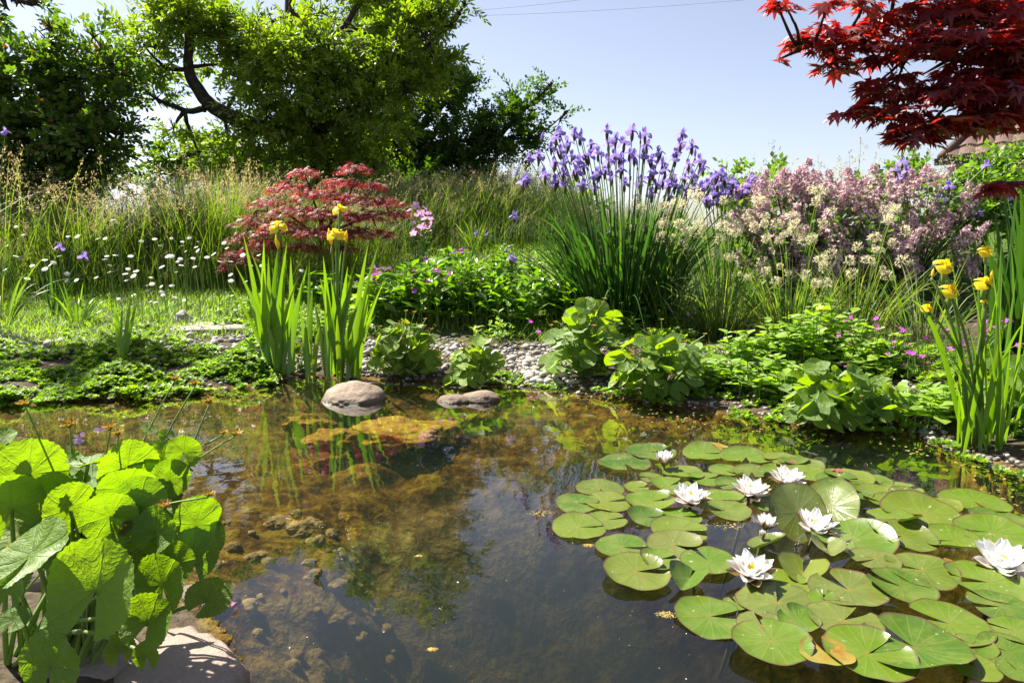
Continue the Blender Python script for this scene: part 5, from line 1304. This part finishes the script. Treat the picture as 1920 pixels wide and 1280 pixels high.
# creeping mat at the left bank
mb = MB(); rs = np.random.default_rng(12)
def rosette(k, n, leaf):
    r_ = np.random.default_rng(k); out = []
    for j in range(n):
        a = j * 2.4 + r_.uniform(-.3, .3); out.append(xf(leaf, frames(np.array([math.cos(a), math.sin(a), .35 + .8 * j / n]), (0, 0, 1))[0], (0, 0, .45 * j / n), 1 - .35 * j / n))
    return merge(out)
RS = [rosette(k, 9, simple_leaf(.34, .1, .06)) for k in range(4)]
def mat_patch(n, keep, box, size, seed, lift, freq=3.2):
    P, rs = scatter(n, box, lambda x, y: keep(x, y) & off_pebbles(x, y), seed); N = len(P); bumpz = np.maximum(0, fbm(np.stack([P[:, 0] * freq, P[:, 1] * freq, 0 * P[:, 0]], -1), 3, seed) + .25) * lift
    keepm = fbm(np.stack([P[:, 0] * freq, P[:, 1] * freq, 0 * P[:, 0]], -1), 3, seed) > -.38
    P, bumpz = P[keepm], bumpz[keepm]; N = len(P); z = np.maximum(hq(P[:, 0], P[:, 1]), 0) + bumpz * rs.uniform(.6, 1, N)
    for k in range(4):
        q = np.arange(N) % 4 == k; Rm = np.einsum('nij,njk->nik', frames(np.array([0, 1.0, 0]) + rs.normal(0, .3, (q.sum(), 3))), rotz_n(rs.uniform(0, 6.28, q.sum()))); mb.inst(RS[k], Rm, np.stack([P[q, 0], P[q, 1], z[q]], -1), rs.uniform(.6, 1.2, q.sum()) * size)
xl = at_z(520, 720)[0]
mat_patch(6500, lambda x, y: (pond_sd(x, y) > -.06 + .13 * fbm(np.stack([x * 5, y * 5, 0 * x], -1), 2, 5)) & (pond_sd(x, y) < .95 + .15 * np.sin(3 * x)), (-4.6, xl, 3.6, 6.0), .036, 13, .10)
mat_patch(1500, lambda x, y: (pond_sd(x, y) > .85) & (pond_sd(x, y) < 1.7), (-5, -1.2, 4.6, 6.5), .04, 14, .08)
mat_patch(2200, lambda x, y: (pond_sd(x, y) > -.06) & (pond_sd(x, y) < .35), (1.0, 3.6, 2.4, 4.4), .030, 15, .05)
mat_patch(2600, lambda x, y: (pond_sd(x, y) > .25) & (pond_sd(x, y) < 1.6), (1.0, 4.6, 2.4, 5.6), .045, 17, .10)
mat_patch(2500, lambda x, y: (pond_sd(x, y) > -.06) & (pond_sd(x, y) < .3), (-4.6, xl, 3.4, 5.0), .032, 19, .03)
mat_patch(500, lambda x, y: (pond_sd(x, y) > -.05) & (pond_sd(x, y) < .2), (-.2, 1.0, 3.8, 4.6), .025, 16, .03)
tag(mb.build('creeping_mat', M['mat_leaf']), 'low creeping water plants matted over the left bank', 'ground cover', kind='stuff')
# thin floating film of algae at the far shore
mb = MB(); P, rs = scatter(1500, (-2.6, 3.6, 2.2, 4.4), lambda x, y: (pond_sd(x, y) > -.28 + .12 * np.sin(5 * x)) & (pond_sd(x, y) < 0) & (x > -2.4), 18); N = len(P)
V, F = stone((1, .7, .08), 91, amp=.35, freq=2.2, sub=1); mb.inst((V, F), rotz_n(rs.uniform(0, 6.28, N)), np.stack([P[:, 0], P[:, 1], 0 * P[:, 0] + .001], -1), rs.uniform(.003, .014, N))
tag(mb.build('algae_film', M['scum']), 'tan algae film floating along the far shore', 'algae', kind='stuff')
# single arching grass tufts
def tuft(px, py, label, n, h, seed, mat='tuft', w=.012, lean=.8):
    random.seed(seed); b = gp(px, py); o = MB(); blade_fan(o, np.zeros(3), n, .06, h * .5, h, lean, w, .35); t = o.build('grass_tuft', M[mat]); t.location = [float(v) for v in b]; tag(t, label, 'grass tuft', 'separate grass tufts')
tuft(145, 610, 'grass tuft with arching blades on the lawn', 26, .45, 71, 'sword_leaf'); tuft(5, 605, 'larger grass tuft with arching blades at the left edge of the picture', 34, .75, 72, 'tuft', .014); tuft(300, 600, 'tiny grass tuft on the lawn left of the slab', 14, .2, 73, 'sword_leaf')
tuft(1345, 690, 'short upright tuft on the small pebble patch', 6, .3, 74, 'sword_leaf', .012, .3); tuft(890, 470, 'pale grass tuft behind the herb bed', 40, .5, 75, 'tuft')
# ------------------------------------------------------------------ trees
def crown_twigs(blobs, n_per, twigs, size, seed, up=.25, shell=2.0, dense=None):
    """blobs: (px, py, r_px, Y[, squash]); twigs spread over the lumps of the crown, pointing outwards"""
    rs = np.random.default_rng(seed); P, D = [], []
    tot = sum(b[2] ** 2 for b in blobs)
    for b in blobs:
        c = at_y(b[0], b[1], b[3]); r = b[2] / FPX * b[3] * (.9 if b[2] > 30 else 1.0); n = int(n_per * b[2] ** 2 / tot) + 1; sq = b[4] if len(b) > 4 else .85
        m = max(3, int(9 * (b[2] / 60) ** 1.2)); dc = nrm(rs.normal(size=(m, 3))); cc = dc * (r * rs.uniform(.25, 1.0, m))[:, None] * np.array([1, 1, sq]); cr_ = r * rs.uniform(.20, .42, m) * (1.0 if m > 4 else 1.4)
        k = rs.integers(0, m, n); d = nrm(rs.normal(size=(n, 3))); q = rs.uniform(0, 1, n) ** .5; off = cc[k] + d * (q * cr_[k])[:, None] * np.array([1.25, 1.25, .7])
        P.append(c + off); D.append(d * .8 + nrm(off) * .9 + np.array([0, 0, up]) + rs.normal(0, .4, (n, 3)))
    return np.concatenate(P), np.concatenate(D), rs
def tree(name, label, cat, base, limbs, blobs, n, twigs, size, mat, seed, group=None, up=.25, shell=2.0, trunk_r=.12, extra_limbs=True):
    """limbs: list of (points (px,py,Y), r0, r1)"""
    base = np.asarray(base, float); root = thing(name, label, cat, base, group); random.seed(seed)
    tk = MB()
    for k, (pts, r0, r1) in enumerate(limbs):
        Q = [at_y(*p) if len(p) == 3 else np.asarray(p[0]) for p in pts]; Q = np.array(Q); s = np.linspace(0, 1, len(Q)); ss = np.linspace(0, 1, 4 * len(Q))
        Q = np.stack([np.interp(ss, s, Q[:, i]) for i in range(3)], -1); Q[1:-1] += np.random.default_rng(seed + k).normal(0, .012, (len(Q) - 2, 3)); Q[1:-1] = (Q[:-2] + 2 * Q[1:-1] + Q[2:]) / 4
        T = tube(Q - base, np.linspace(r0, r1, len(Q)), 8); tk.add(T[0], T[1])
    P, D, rs = crown_twigs(blobs, n, twigs, size, seed, up, shell); N = len(P); cr = MB()
    for k in range(len(twigs)):
        q = np.arange(N) % len(twigs) == k; cr.inst(twigs[k], frames(D[q], rs.normal(0, .5, (q.sum(), 3)) + np.array([0, 0, 1])), P[q] - base, size * rs.uniform(.7, 1.25, q.sum()))
    cr.build('crown', M[mat], root)
    bm_ = tk
    if extra_limbs:
        L = [np.concatenate([[at_y(*p) if len(p) == 3 else np.asarray(p[0]) for p in pts]]) for pts, _, _ in limbs]; L = np.concatenate(L)
        for b in blobs:
            c = at_y(b[0], b[1], b[3]); j = np.argmin(np.linalg.norm(L - c, axis=1)); T = tube(branch_path(L[j], c, .1) - base, np.linspace(.035, .012, 8), 5); bm_.add(T[0], T[1])
            r = b[2] / FPX * b[3]
            for _ in range(7):
                e = c + rdir(1)[0] * r * .9; T = tube(branch_path(c, e, .15) - base, np.linspace(.013, .004, 8), 4, False); bm_.add(T[0], T[1])
    tk.build('trunk', M['bark'], root)
    return root
gnd = lambda x, y: np.array([x, y, h1(x, y)])
# left dark tree with some reddish leaves
X = at_y(110, 400, 9.0); bL = gnd(X[0], 9.0)
tree('dogwood_tree', 'dark round-leaved tree with a few red leaves at the far left', 'tree', bL, [([(bL,), (110, 330, 9.0), (100, 200, 9.0), (90, 120, 9.0)], .07, .03), ([(112, 330, 9.0), (180, 220, 9.0), (215, 130, 9.0)], .04, .015), ([(108, 330, 9.0), (40, 240, 9.0), (10, 150, 9.0)], .04, .015)],
     [(70, 130, 70, 9.0), (20, 180, 90, 8.8), (100, 85, 42, 9.1), (150, 160, 70, 9.1), (195, 130, 62, 9.2), (208, 200, 48, 9.0), (120, 240, 85, 8.9), (50, 270, 85, 8.8), (180, 285, 68, 9.1), (222, 250, 24, 9.0), (-30, 220, 110, 8.8), (100, 320, 75, 9.0), (20, 330, 80, 8.9), (95, 52, 22, 9.0), (175, 70, 26, 9.1), (205, 318, 26, 9.3), (-60, 60, 60, 9.2)],
     1500, TWIGS_BROAD, .26, 'red_tip_leaf', 201)
# the crooked plum tree in the middle
X = at_y(600, 400, 10.5); bP = gnd(X[0], 10.5)
tree('plum_tree', 'large bright green plum tree with a crooked leaning limb showing dark against the sky', 'tree', bP,
     [([(bP,), (600, 300, 10.5), (585, 230, 10.5), (560, 120, 10.5), (540, 30, 10.5), (545, -60, 10.5)], .17, .05), ([(588, 240, 10.5), (490, 240, 10.3), (420, 216, 10.2), (385, 190, 10.2), (360, 150, 10.2), (352, 125, 10.2), (358, 60, 10.2), (345, -30, 10.2)], .13, .045), ([(385, 205, 10.2), (345, 208, 10.2), (300, 190, 10.2), (262, 160, 10.2)], .05, .015), ([(354, 132, 10.2), (310, 130, 10.2), (270, 85, 10.1)], .04, .012), ([(595, 250, 10.5), (680, 200, 10.4), (750, 130, 10.3), (830, 60, 10.3)], .09, .02), ([(560, 130, 10.5), (640, 60, 10.5), (700, -40, 10.5)], .07, .03), ([(549, 25, 9.9), (541, 10, 9.9), (548, -20, 9.9), (556, -60, 9.9)], .02, .01)],
     [(360, 60, 62, 10.2), (330, 15, 60, 10.3), (290, 90, 55, 10.1), (262, 130, 34, 10.1), (430, 70, 58, 10.3), (425, 120, 34, 10.7), (318, 120, 26, 10.3), (480, 60, 60, 10.5), (462, 150, 50, 10.4), (520, 95, 75, 10.0), (560, 160, 85, 10.0), (500, 220, 80, 10.2), (620, 100, 75, 9.9), (680, 60, 65, 10.2), (660, 170, 85, 10.0), (600, 240, 95, 10.2), (740, 110, 70, 10.1), (790, 60, 52, 10.3), (835, 25, 38, 10.4), (760, 170, 70, 10.2), (700, 240, 80, 10.3), (430, 275, 46, 10.4), (372, 285, 40, 10.5), (520, 300, 70, 10.3), (440, 310, 50, 10.4), (325, 240, 22, 10.3), (292, 185, 24, 10.2), (640, 300, 70, 10.4), (720, 20, 65, 10.8), (600, 25, 42, 11.0), (872, 8, 12, 10.4), (860, 30, 16, 10.4), (848, 50, 16, 10.4), (800, 20, 30, 10.4), (545, 20, 8, 9.9), (410, 28, 26, 10.3), (660, -50, 60, 10.8), (330, -40, 40, 10.3), (780, -60, 60, 10.6), (810, 110, 36, 10.3)],
     2900, TWIGS, .28, 'plum_leaf', 202)
# dark tree behind, leaning right
X = at_y(790, 400, 12.0); bD = gnd(X[0], 12.0)
tree('dark_tree', 'dark tree behind the plum tree, with one branch rising to the right over the meadow', 'tree', bD,
     [([(bD,), (780, 300, 12.0), (760, 200, 12.2), (720, 80, 12.3), (690, -20, 12.3)], .16, .06), ([(770, 330, 12.0), (850, 300, 11.8), (930, 260, 11.6), (990, 200, 11.6), (1035, 155, 11.6)], .09, .012), ([(940, 262, 11.6), (1010, 258, 11.6), (1062, 210, 11.6)], .03, .006), ([(780, 250, 12.0), (840, 190, 12.2)], .06, .02)],
     [(820, 170, 62, 12.2), (860, 185, 48, 12.2), (780, 150, 60, 12.5), (740, 250, 75, 12.2), (800, 270, 65, 12.0), (860, 270, 50, 11.8), (910, 250, 40, 11.7), (950, 235, 36, 11.6), (985, 205, 26, 11.6), (1010, 178, 17, 11.6), (1030, 160, 10, 11.6), (975, 255, 28, 11.6), (1010, 250, 14, 11.6), (1050, 225, 11, 11.6), (1063, 208, 7, 11.6), (980, 285, 26, 11.7), (930, 300, 40, 11.8), (860, 320, 45, 12.0), (700, 320, 70, 12.0), (780, 330, 55, 12.0), (720, 100, 80, 12.6), (760, 30, 70, 12.6), (690, -30, 80, 12.6), (640, 260, 60, 12.3), (900, 335, 30, 12.0), (560, 330, 60, 12.3), (965, 185, 12, 11.6)],
     3000, TWIGS_SMALL, .32, 'dark_leaf', 203)
# understorey
for k, (px, Y, blobs, lab, mat, n) in enumerate((
    (330, 12.5, [(330, 300, 40, 12.5), (300, 325, 32, 12.5), (370, 315, 42, 12.5), (420, 325, 38, 12.5)], 'greyish bush under the crooked limb, beyond the meadow', 'red_tip_leaf', 170),
    (640, 11.6, [(600, 330, 55, 11.6), (660, 345, 50, 11.6), (720, 350, 50, 11.6), (540, 345, 50, 11.6), (490, 335, 40, 11.6)], 'dark bush filling the shade below the plum tree', 'dark_leaf', 460),
    (840, 11.0, [(800, 350, 45, 11.4), (860, 350, 40, 11.4), (900, 345, 32, 11.4), (760, 355, 40, 11.2)], 'dark bush under the branch that rises to the right', 'dark_leaf', 330),
    (90, 10.0, [(60, 360, 60, 10.0), (150, 345, 50, 10.0), (0, 360, 60, 10.0), (205, 330, 30, 10.0)], 'dark bush at the foot of the far left tree', 'dark_leaf', 380),
    (1850, 6.6, [(1850, 335, 34, 6.6), (1895, 335, 40, 6.6), (1890, 312, 22, 6.6), (1810, 345, 30, 6.6), (1850, 390, 60, 6.5), (1900, 420, 60, 6.5)], 'pale green shrub in front of the tiled roof', 'shrub_leaf', 330),
    (1440, 7.4, [(1440, 345, 24, 7.4), (1370, 335, 16, 7.4), (1460, 350, 22, 7.4), (1370, 370, 26, 7.4), (1400, 380, 30, 7.4)], 'small green shrub behind the left lilac bush', 'shrub_leaf', 120),
    (1600, 7.2, [(1620, 340, 14, 7.2), (1660, 335, 16, 7.2), (1730, 325, 18, 7.2), (1700, 350, 22, 7.2), (1640, 365, 24, 7.2)], 'leafy shrub tips between the lilacs and the sky', 'shrub_leaf', 90),
    (1000, 12.0, [(930, 375, 24, 12), (980, 385, 24, 12), (1040, 385, 22, 12), (1090, 385, 22, 12)], 'low distant hedge seen past the tall siberian irises', 'shrub_leaf', 120))):
    Xb = at_y(px, 430, Y); bb = gnd(Xb[0], Y)
    tree('bush', lab, 'bush', bb, [([(bb,), (px, min(b[1] for b in blobs) + 20, Y)], .03, .012)], blobs, n, TWIGS_SMALL if mat == 'dark_leaf' else TWIGS_BROAD, .34 if Y > 8 else .2, mat, 210 + k, 'bushes at the back of the garden')
# leaves hanging in at the top left
bb = at_y(-140, 420, 6.0); bb = gnd(bb[0], 6.0)
tree('overhanging_tree', 'tree outside the frame whose leafy twig hangs into the upper left corner', 'tree', bb, [([(bb,), (-160, 200, 6.0), (-80, -40, 6.0), (0, -10, 6.0), (60, 5, 6.0)], .07, .004)], [(-10, 2, 22, 6.0), (35, 2, 14, 6.0), (68, 2, 9, 6.0), (-60, -40, 60, 6.0), (-160, -60, 90, 6.0), (12, 14, 8, 6.0)], 130, TWIGS, .2, 'dark_leaf', 230)

# small red maple with finely cut leaves
bm0 = gp(603, 520)
def red_maple(name, label, base, limbs, layers, n, leaf, lsize, mat, seed, droop, stalks=True):
    rs = np.random.default_rng(seed); random.seed(seed); root = thing(name, label, 'maple', base); tk, cr = MB(), MB()
    L = []
    for k, (pts, r0, r1) in enumerate(limbs):
        Q = np.array([at_y(*p) if len(p) == 3 else np.asarray(p[0]) for p in pts]); s = np.linspace(0, 1, len(Q)); ss = np.linspace(0, 1, 4 * len(Q)); Q = np.stack([np.interp(ss, s, Q[:, i]) for i in range(3)], -1)
        Q[1:-1] = (Q[:-2] + 2 * Q[1:-1] + Q[2:]) / 4; T = tube(Q - base, np.linspace(r0, r1, len(Q)), 7); tk.add(T[0], T[1]); L.append(Q)
    L = np.concatenate(L); tot = sum(l[2] * l[3] for l in layers); tw = tk
    for (px, py, rx, rz, Y, *rest) in layers:
        c = at_y(px, py, Y); sx, sz = rx / FPX * Y, rz / FPX * Y; m = max(3, int(n * rx * rz / tot)); tilt = rest[0] if rest else 0.0
        d = nrm(rs.normal(size=(m, 3))); q = rs.uniform(0, 1, m) ** .45; off = d * q[:, None] * np.array([sx, sx * (rest[1] if len(rest) > 1 else .8), sz])
        off[:, 2] += -droop * (off[:, 0] ** 2 + off[:, 1] ** 2) / max(sx, 1e-6); off[:, 2] += tilt * off[:, 0]
        P = c + off; out = nrm(np.stack([off[:, 0], off[:, 1] - .3 * sx, 0 * off[:, 0]], -1)); dirs = out + np.array([0, 0, -.4]) + rs.normal(0, .4, (m, 3))
        cr.inst(leaf, frames(dirs, rs.normal(0, .28, (m, 3)) + np.array([0, 0, 1])), P - base, lsize * rs.uniform(.6, 1.15, m))
        j = np.argmin(np.linalg.norm(L - c, axis=1)); T = tube(branch_path(L[j], c, .12) - base, np.linspace(.009, .004, 8), 5, False); tw.add(T[0], T[1])
        for i in range(0, m, 9):
            T = tube(branch_path(c, P[i], .15, 5) - base, np.linspace(.0035, .0015, 5), 3, False); tw.add(T[0], T[1])
    cr.build('crown', M[mat], root); tw.build('trunk', M['bark'], root); return root
y0 = bm0[1]
red_maple('small_red_maple', 'small weeping red maple with finely cut leaves beside the meadow', bm0, [([(bm0,), (600, 480, y0), (606, 440, y0), (600, 400, y0)], .035, .018), ([(604, 440, y0), (650, 380, y0), (668, 330, y0)], .022, .006), ([(602, 450, y0), (540, 400, y0), (480, 395, y0)], .02, .006), ([(602, 420, y0), (580, 350, y0)], .018, .006), ([(606, 440, y0), (680, 410, y0), (740, 395, y0)], .016, .005)],
    [(665, 315, 34, 9, y0), (570, 322, 34, 9, y0), (635, 340, 46, 10, y0), (700, 345, 28, 8, y0), (545, 350, 50, 11, y0), (600, 362, 60, 11, y0 - .15), (660, 370, 56, 11, y0 - .1), (505, 378, 46, 11, y0), (720, 375, 42, 10, y0), (560, 392, 62, 12, y0 - .25), (625, 398, 60, 12, y0 - .3), (480, 410, 48, 12, y0 - .05), (690, 402, 54, 11, y0 - .1), (745, 400, 30, 9, y0), (530, 424, 58, 13, y0 - .3), (460, 445, 38, 12, y0), (600, 430, 58, 12, y0 - .4), (660, 432, 50, 11, y0 - .2), (500, 455, 50, 12, y0 - .2), (440, 480, 30, 12, y0), (570, 460, 42, 10, y0 - .3), (710, 435, 36, 10, y0), (425, 500, 20, 9, y0), (640, 462, 34, 9, y0 - .2), (475, 482, 32, 9, y0 - .1)],
    2700, T_DISS, .078, 'dissected_leaf', 301, .28)
# the big red maple reaching in from the right
bR = gnd(3.45, 3.6); ym = 3.2
red_maple('red_japanese_maple', 'large red maple reaching in from the right edge above the lilacs', bR, [([(bR,), (2230, 350, 3.6), (2200, 200, 3.5), (2120, 60, 3.4), (2050, -40, 3.3)], .09, .05), ([(2190, 180, 3.5), (2050, 160, 3.3), (1920, 115, ym), (1800, 112, ym), (1700, 105, ym)], .04, .008), ([(2120, 60, 3.4), (1920, 20, ym), (1760, -10, ym), (1650, 30, ym)], .03, .006), ([(2200, 220, 3.5), (2000, 230, 3.2), (1850, 220, 3.1), (1720, 230, 3.1)], .03, .006), ([(1780, 112, ym), (1730, 140, ym)], .01, .004), ([(2210, 330, 3.5), (1990, 340, 3.1), (1880, 342, 3.0)], .02, .004), ([(1640, 40, ym), (1570, 70, ym), (1500, 95, ym)], .008, .003)],
    [(1560, 62, 62, 18, ym), (1520, 80, 40, 14, ym), (1590, 92, 66, 18, ym), (1570, 125, 40, 14, ym), (1640, 62, 60, 18, ym), (1690, 36, 70, 18, 3.1), (1760, 20, 80, 24, 3.1), (1840, 30, 90, 28, 3.0), (1720, 70, 66, 18, 3.0), (1790, 80, 80, 22, 2.9), (1880, 80, 80, 30, 2.9), (1850, 130, 90, 24, 3.0), (1930, 120, 70, 40, 3.0), (1650, 112, 44, 13, ym), (1640, 158, 34, 12, ym), (1680, 150, 46, 14, 3.1), (1660, 180, 56, 14, 3.1), (1740, 170, 66, 17, 3.0), (1800, 175, 70, 20, 2.9), (1880, 180, 80, 28, 2.9), (1630, 205, 40, 13, 3.1), (1690, 215, 60, 16, 3.0), (1740, 235, 60, 15, 2.95), (1800, 228, 74, 18, 2.9), (1870, 225, 70, 18, 2.9), (1700, 258, 34, 11, 3.0), (1730, 262, 40, 10, 2.95), (1600, 210, 20, 9, 3.1), (1574, 218, 9, 7, 3.1), (1495, 70, 16, 9, ym), (1459, 112, 8, 7, ym), (1475, 18, 14, 8, 3.0), (1460, 5, 26, 10, 3.0), (1550, 8, 26, 9, 3.0), (1620, 6, 50, 10, 3.0), (1890, 345, 40, 9, 2.8), (1855, 355, 22, 6, 2.8), (1930, 190, 60, 40, 3.0), (1985, 60, 100, 60, 3.1), (2000, 170, 90, 50, 3.1), (1880, -60, 120, 40, 3.0), (1700, -70, 120, 30, 3.0)],
    2800, T_MAPLE, .068, 'maple_leaf', 302, .10)

# ------------------------------------------------------------------ house roof behind the maple
def roof_mat():
    t = NT('roof_tile'); n = t.noise(1.6, 4.0); n2 = t.noise(14.0, 3.0); c = t.ramp(t.math('ADD', t.math('MULTIPLY', n, .5), t.math('MULTIPLY', n2, .5)), [(.3, (.065, .036, .03)), (.7, (.15, .088, .07))]); return t.done(t.principled(c, .7, None, .4))
M['roof'] = roof_mat()
def plain_mat(name, c, rough=.8):
    t = NT(name); n = t.noise(8.0, 4.0); return t.done(t.principled(t.mix(t.math('MULTIPLY', n, .5), c, tuple(v * .7 for v in c)), rough, None, .3))
M['render'] = plain_mat('wall_render', (.62, .58, .5)); M['gutter'] = plain_mat('gutter_dark', (.03, .03, .03), .5)
YH = 15.0; e0 = at_y(1764, 298, YH); hr = thing('house', 'house with a brown tiled roof half hidden by the red maple', 'house', gnd(e0[0] + 4, YH + 3))
hr.location = [float(v) for v in e0]; hb = e0.copy(); hr.rotation_euler = (0, 0, R(-38)); W_, rows, run, rise = 9.0, 15, 4.2, 3.4
mb = MB(); cols = int(W_ / .3); per = 8
xs = np.linspace(0, cols * .3, cols * per + 1); prof = .035 * np.abs(np.sin(xs / .3 * math.pi)) ** .8; V = []
for r in range(rows):
    for s_, lift in ((0.0, .05), (1.0, .0)):
        f = (r + s_) / rows; y = f * run; z = f * rise; inset = f * 2.2
        xx = np.clip(xs, inset, 99); V.append(np.stack([xx, 0 * xx + y, z + prof + lift], -1))
V = np.array(V).reshape(-1, 3); mb.add(V + e0 - hb, grid_faces(2 * rows, len(xs)))
o = mb.build('roof', M['roof'], hr, False)
hip = MB(); hv = np.array([(0, 0, 0), (2.2, run, rise), (0, 2 * run, 0)]) + np.array([-.004, 0, -.01]); hip.add(hv + e0 - hb, np.array([(0, 1, 2)])); hip.build('hip_face', M['roof'], o, False)
rt = tube(np.array([(0, 0, .03), (2.2, run, rise + .05)]) + e0 - hb, .09, 8); MB().add(*rt).build('ridge', M['roof'], o)
def boxm(lo, hi):
    lo, hi = np.array(lo), np.array(hi); V = np.array([[(lo, hi)[i >> k & 1][k] for k in range(3)] for i in range(8)], float); return V, np.array([(0, 2, 3, 1), (4, 5, 7, 6), (0, 1, 5, 4), (2, 6, 7, 3), (0, 4, 6, 2), (1, 3, 7, 5)])
MB().add(*boxm(e0 - hb + np.array((-.1, -.14, -.14)), e0 - hb + np.array((W_, -.02, .0)))).build('gutter', M['gutter'], hr, False)
MB().add(*boxm((.5, .5, -2.6), (W_, 2 * run - .5, -.02))).build('wall', M['render'], hr, False)

# ------------------------------------------------------------------ wires overhead
def wire_mat():
    t = NT('wire'); return t.done(t.principled((.30, .32, .40), .6))
M['wire'] = wire_mat()
for (p, q, lab) in (((640, 34), (1560, -14), 'lower overhead wire crossing the sky'), ((640, 26), (1180, -12), 'upper overhead wire crossing the sky')):
    a, b_ = at_y(p[0], p[1], 34.0), at_y(q[0], q[1], 30.0); d = b_ - a; P = np.array([a + d * s + np.array([0, 0, -.55 * (1 - (2 * (s - .5) / 1.4) ** 2) + .3]) for s in np.linspace(-.25, 1.6, 30)]); T = tube(P, .008, 5); o = MB().add(T[0], T[1]).build('overhead_wire', M['wire']); tag(o, lab, 'wire', 'overhead wires')
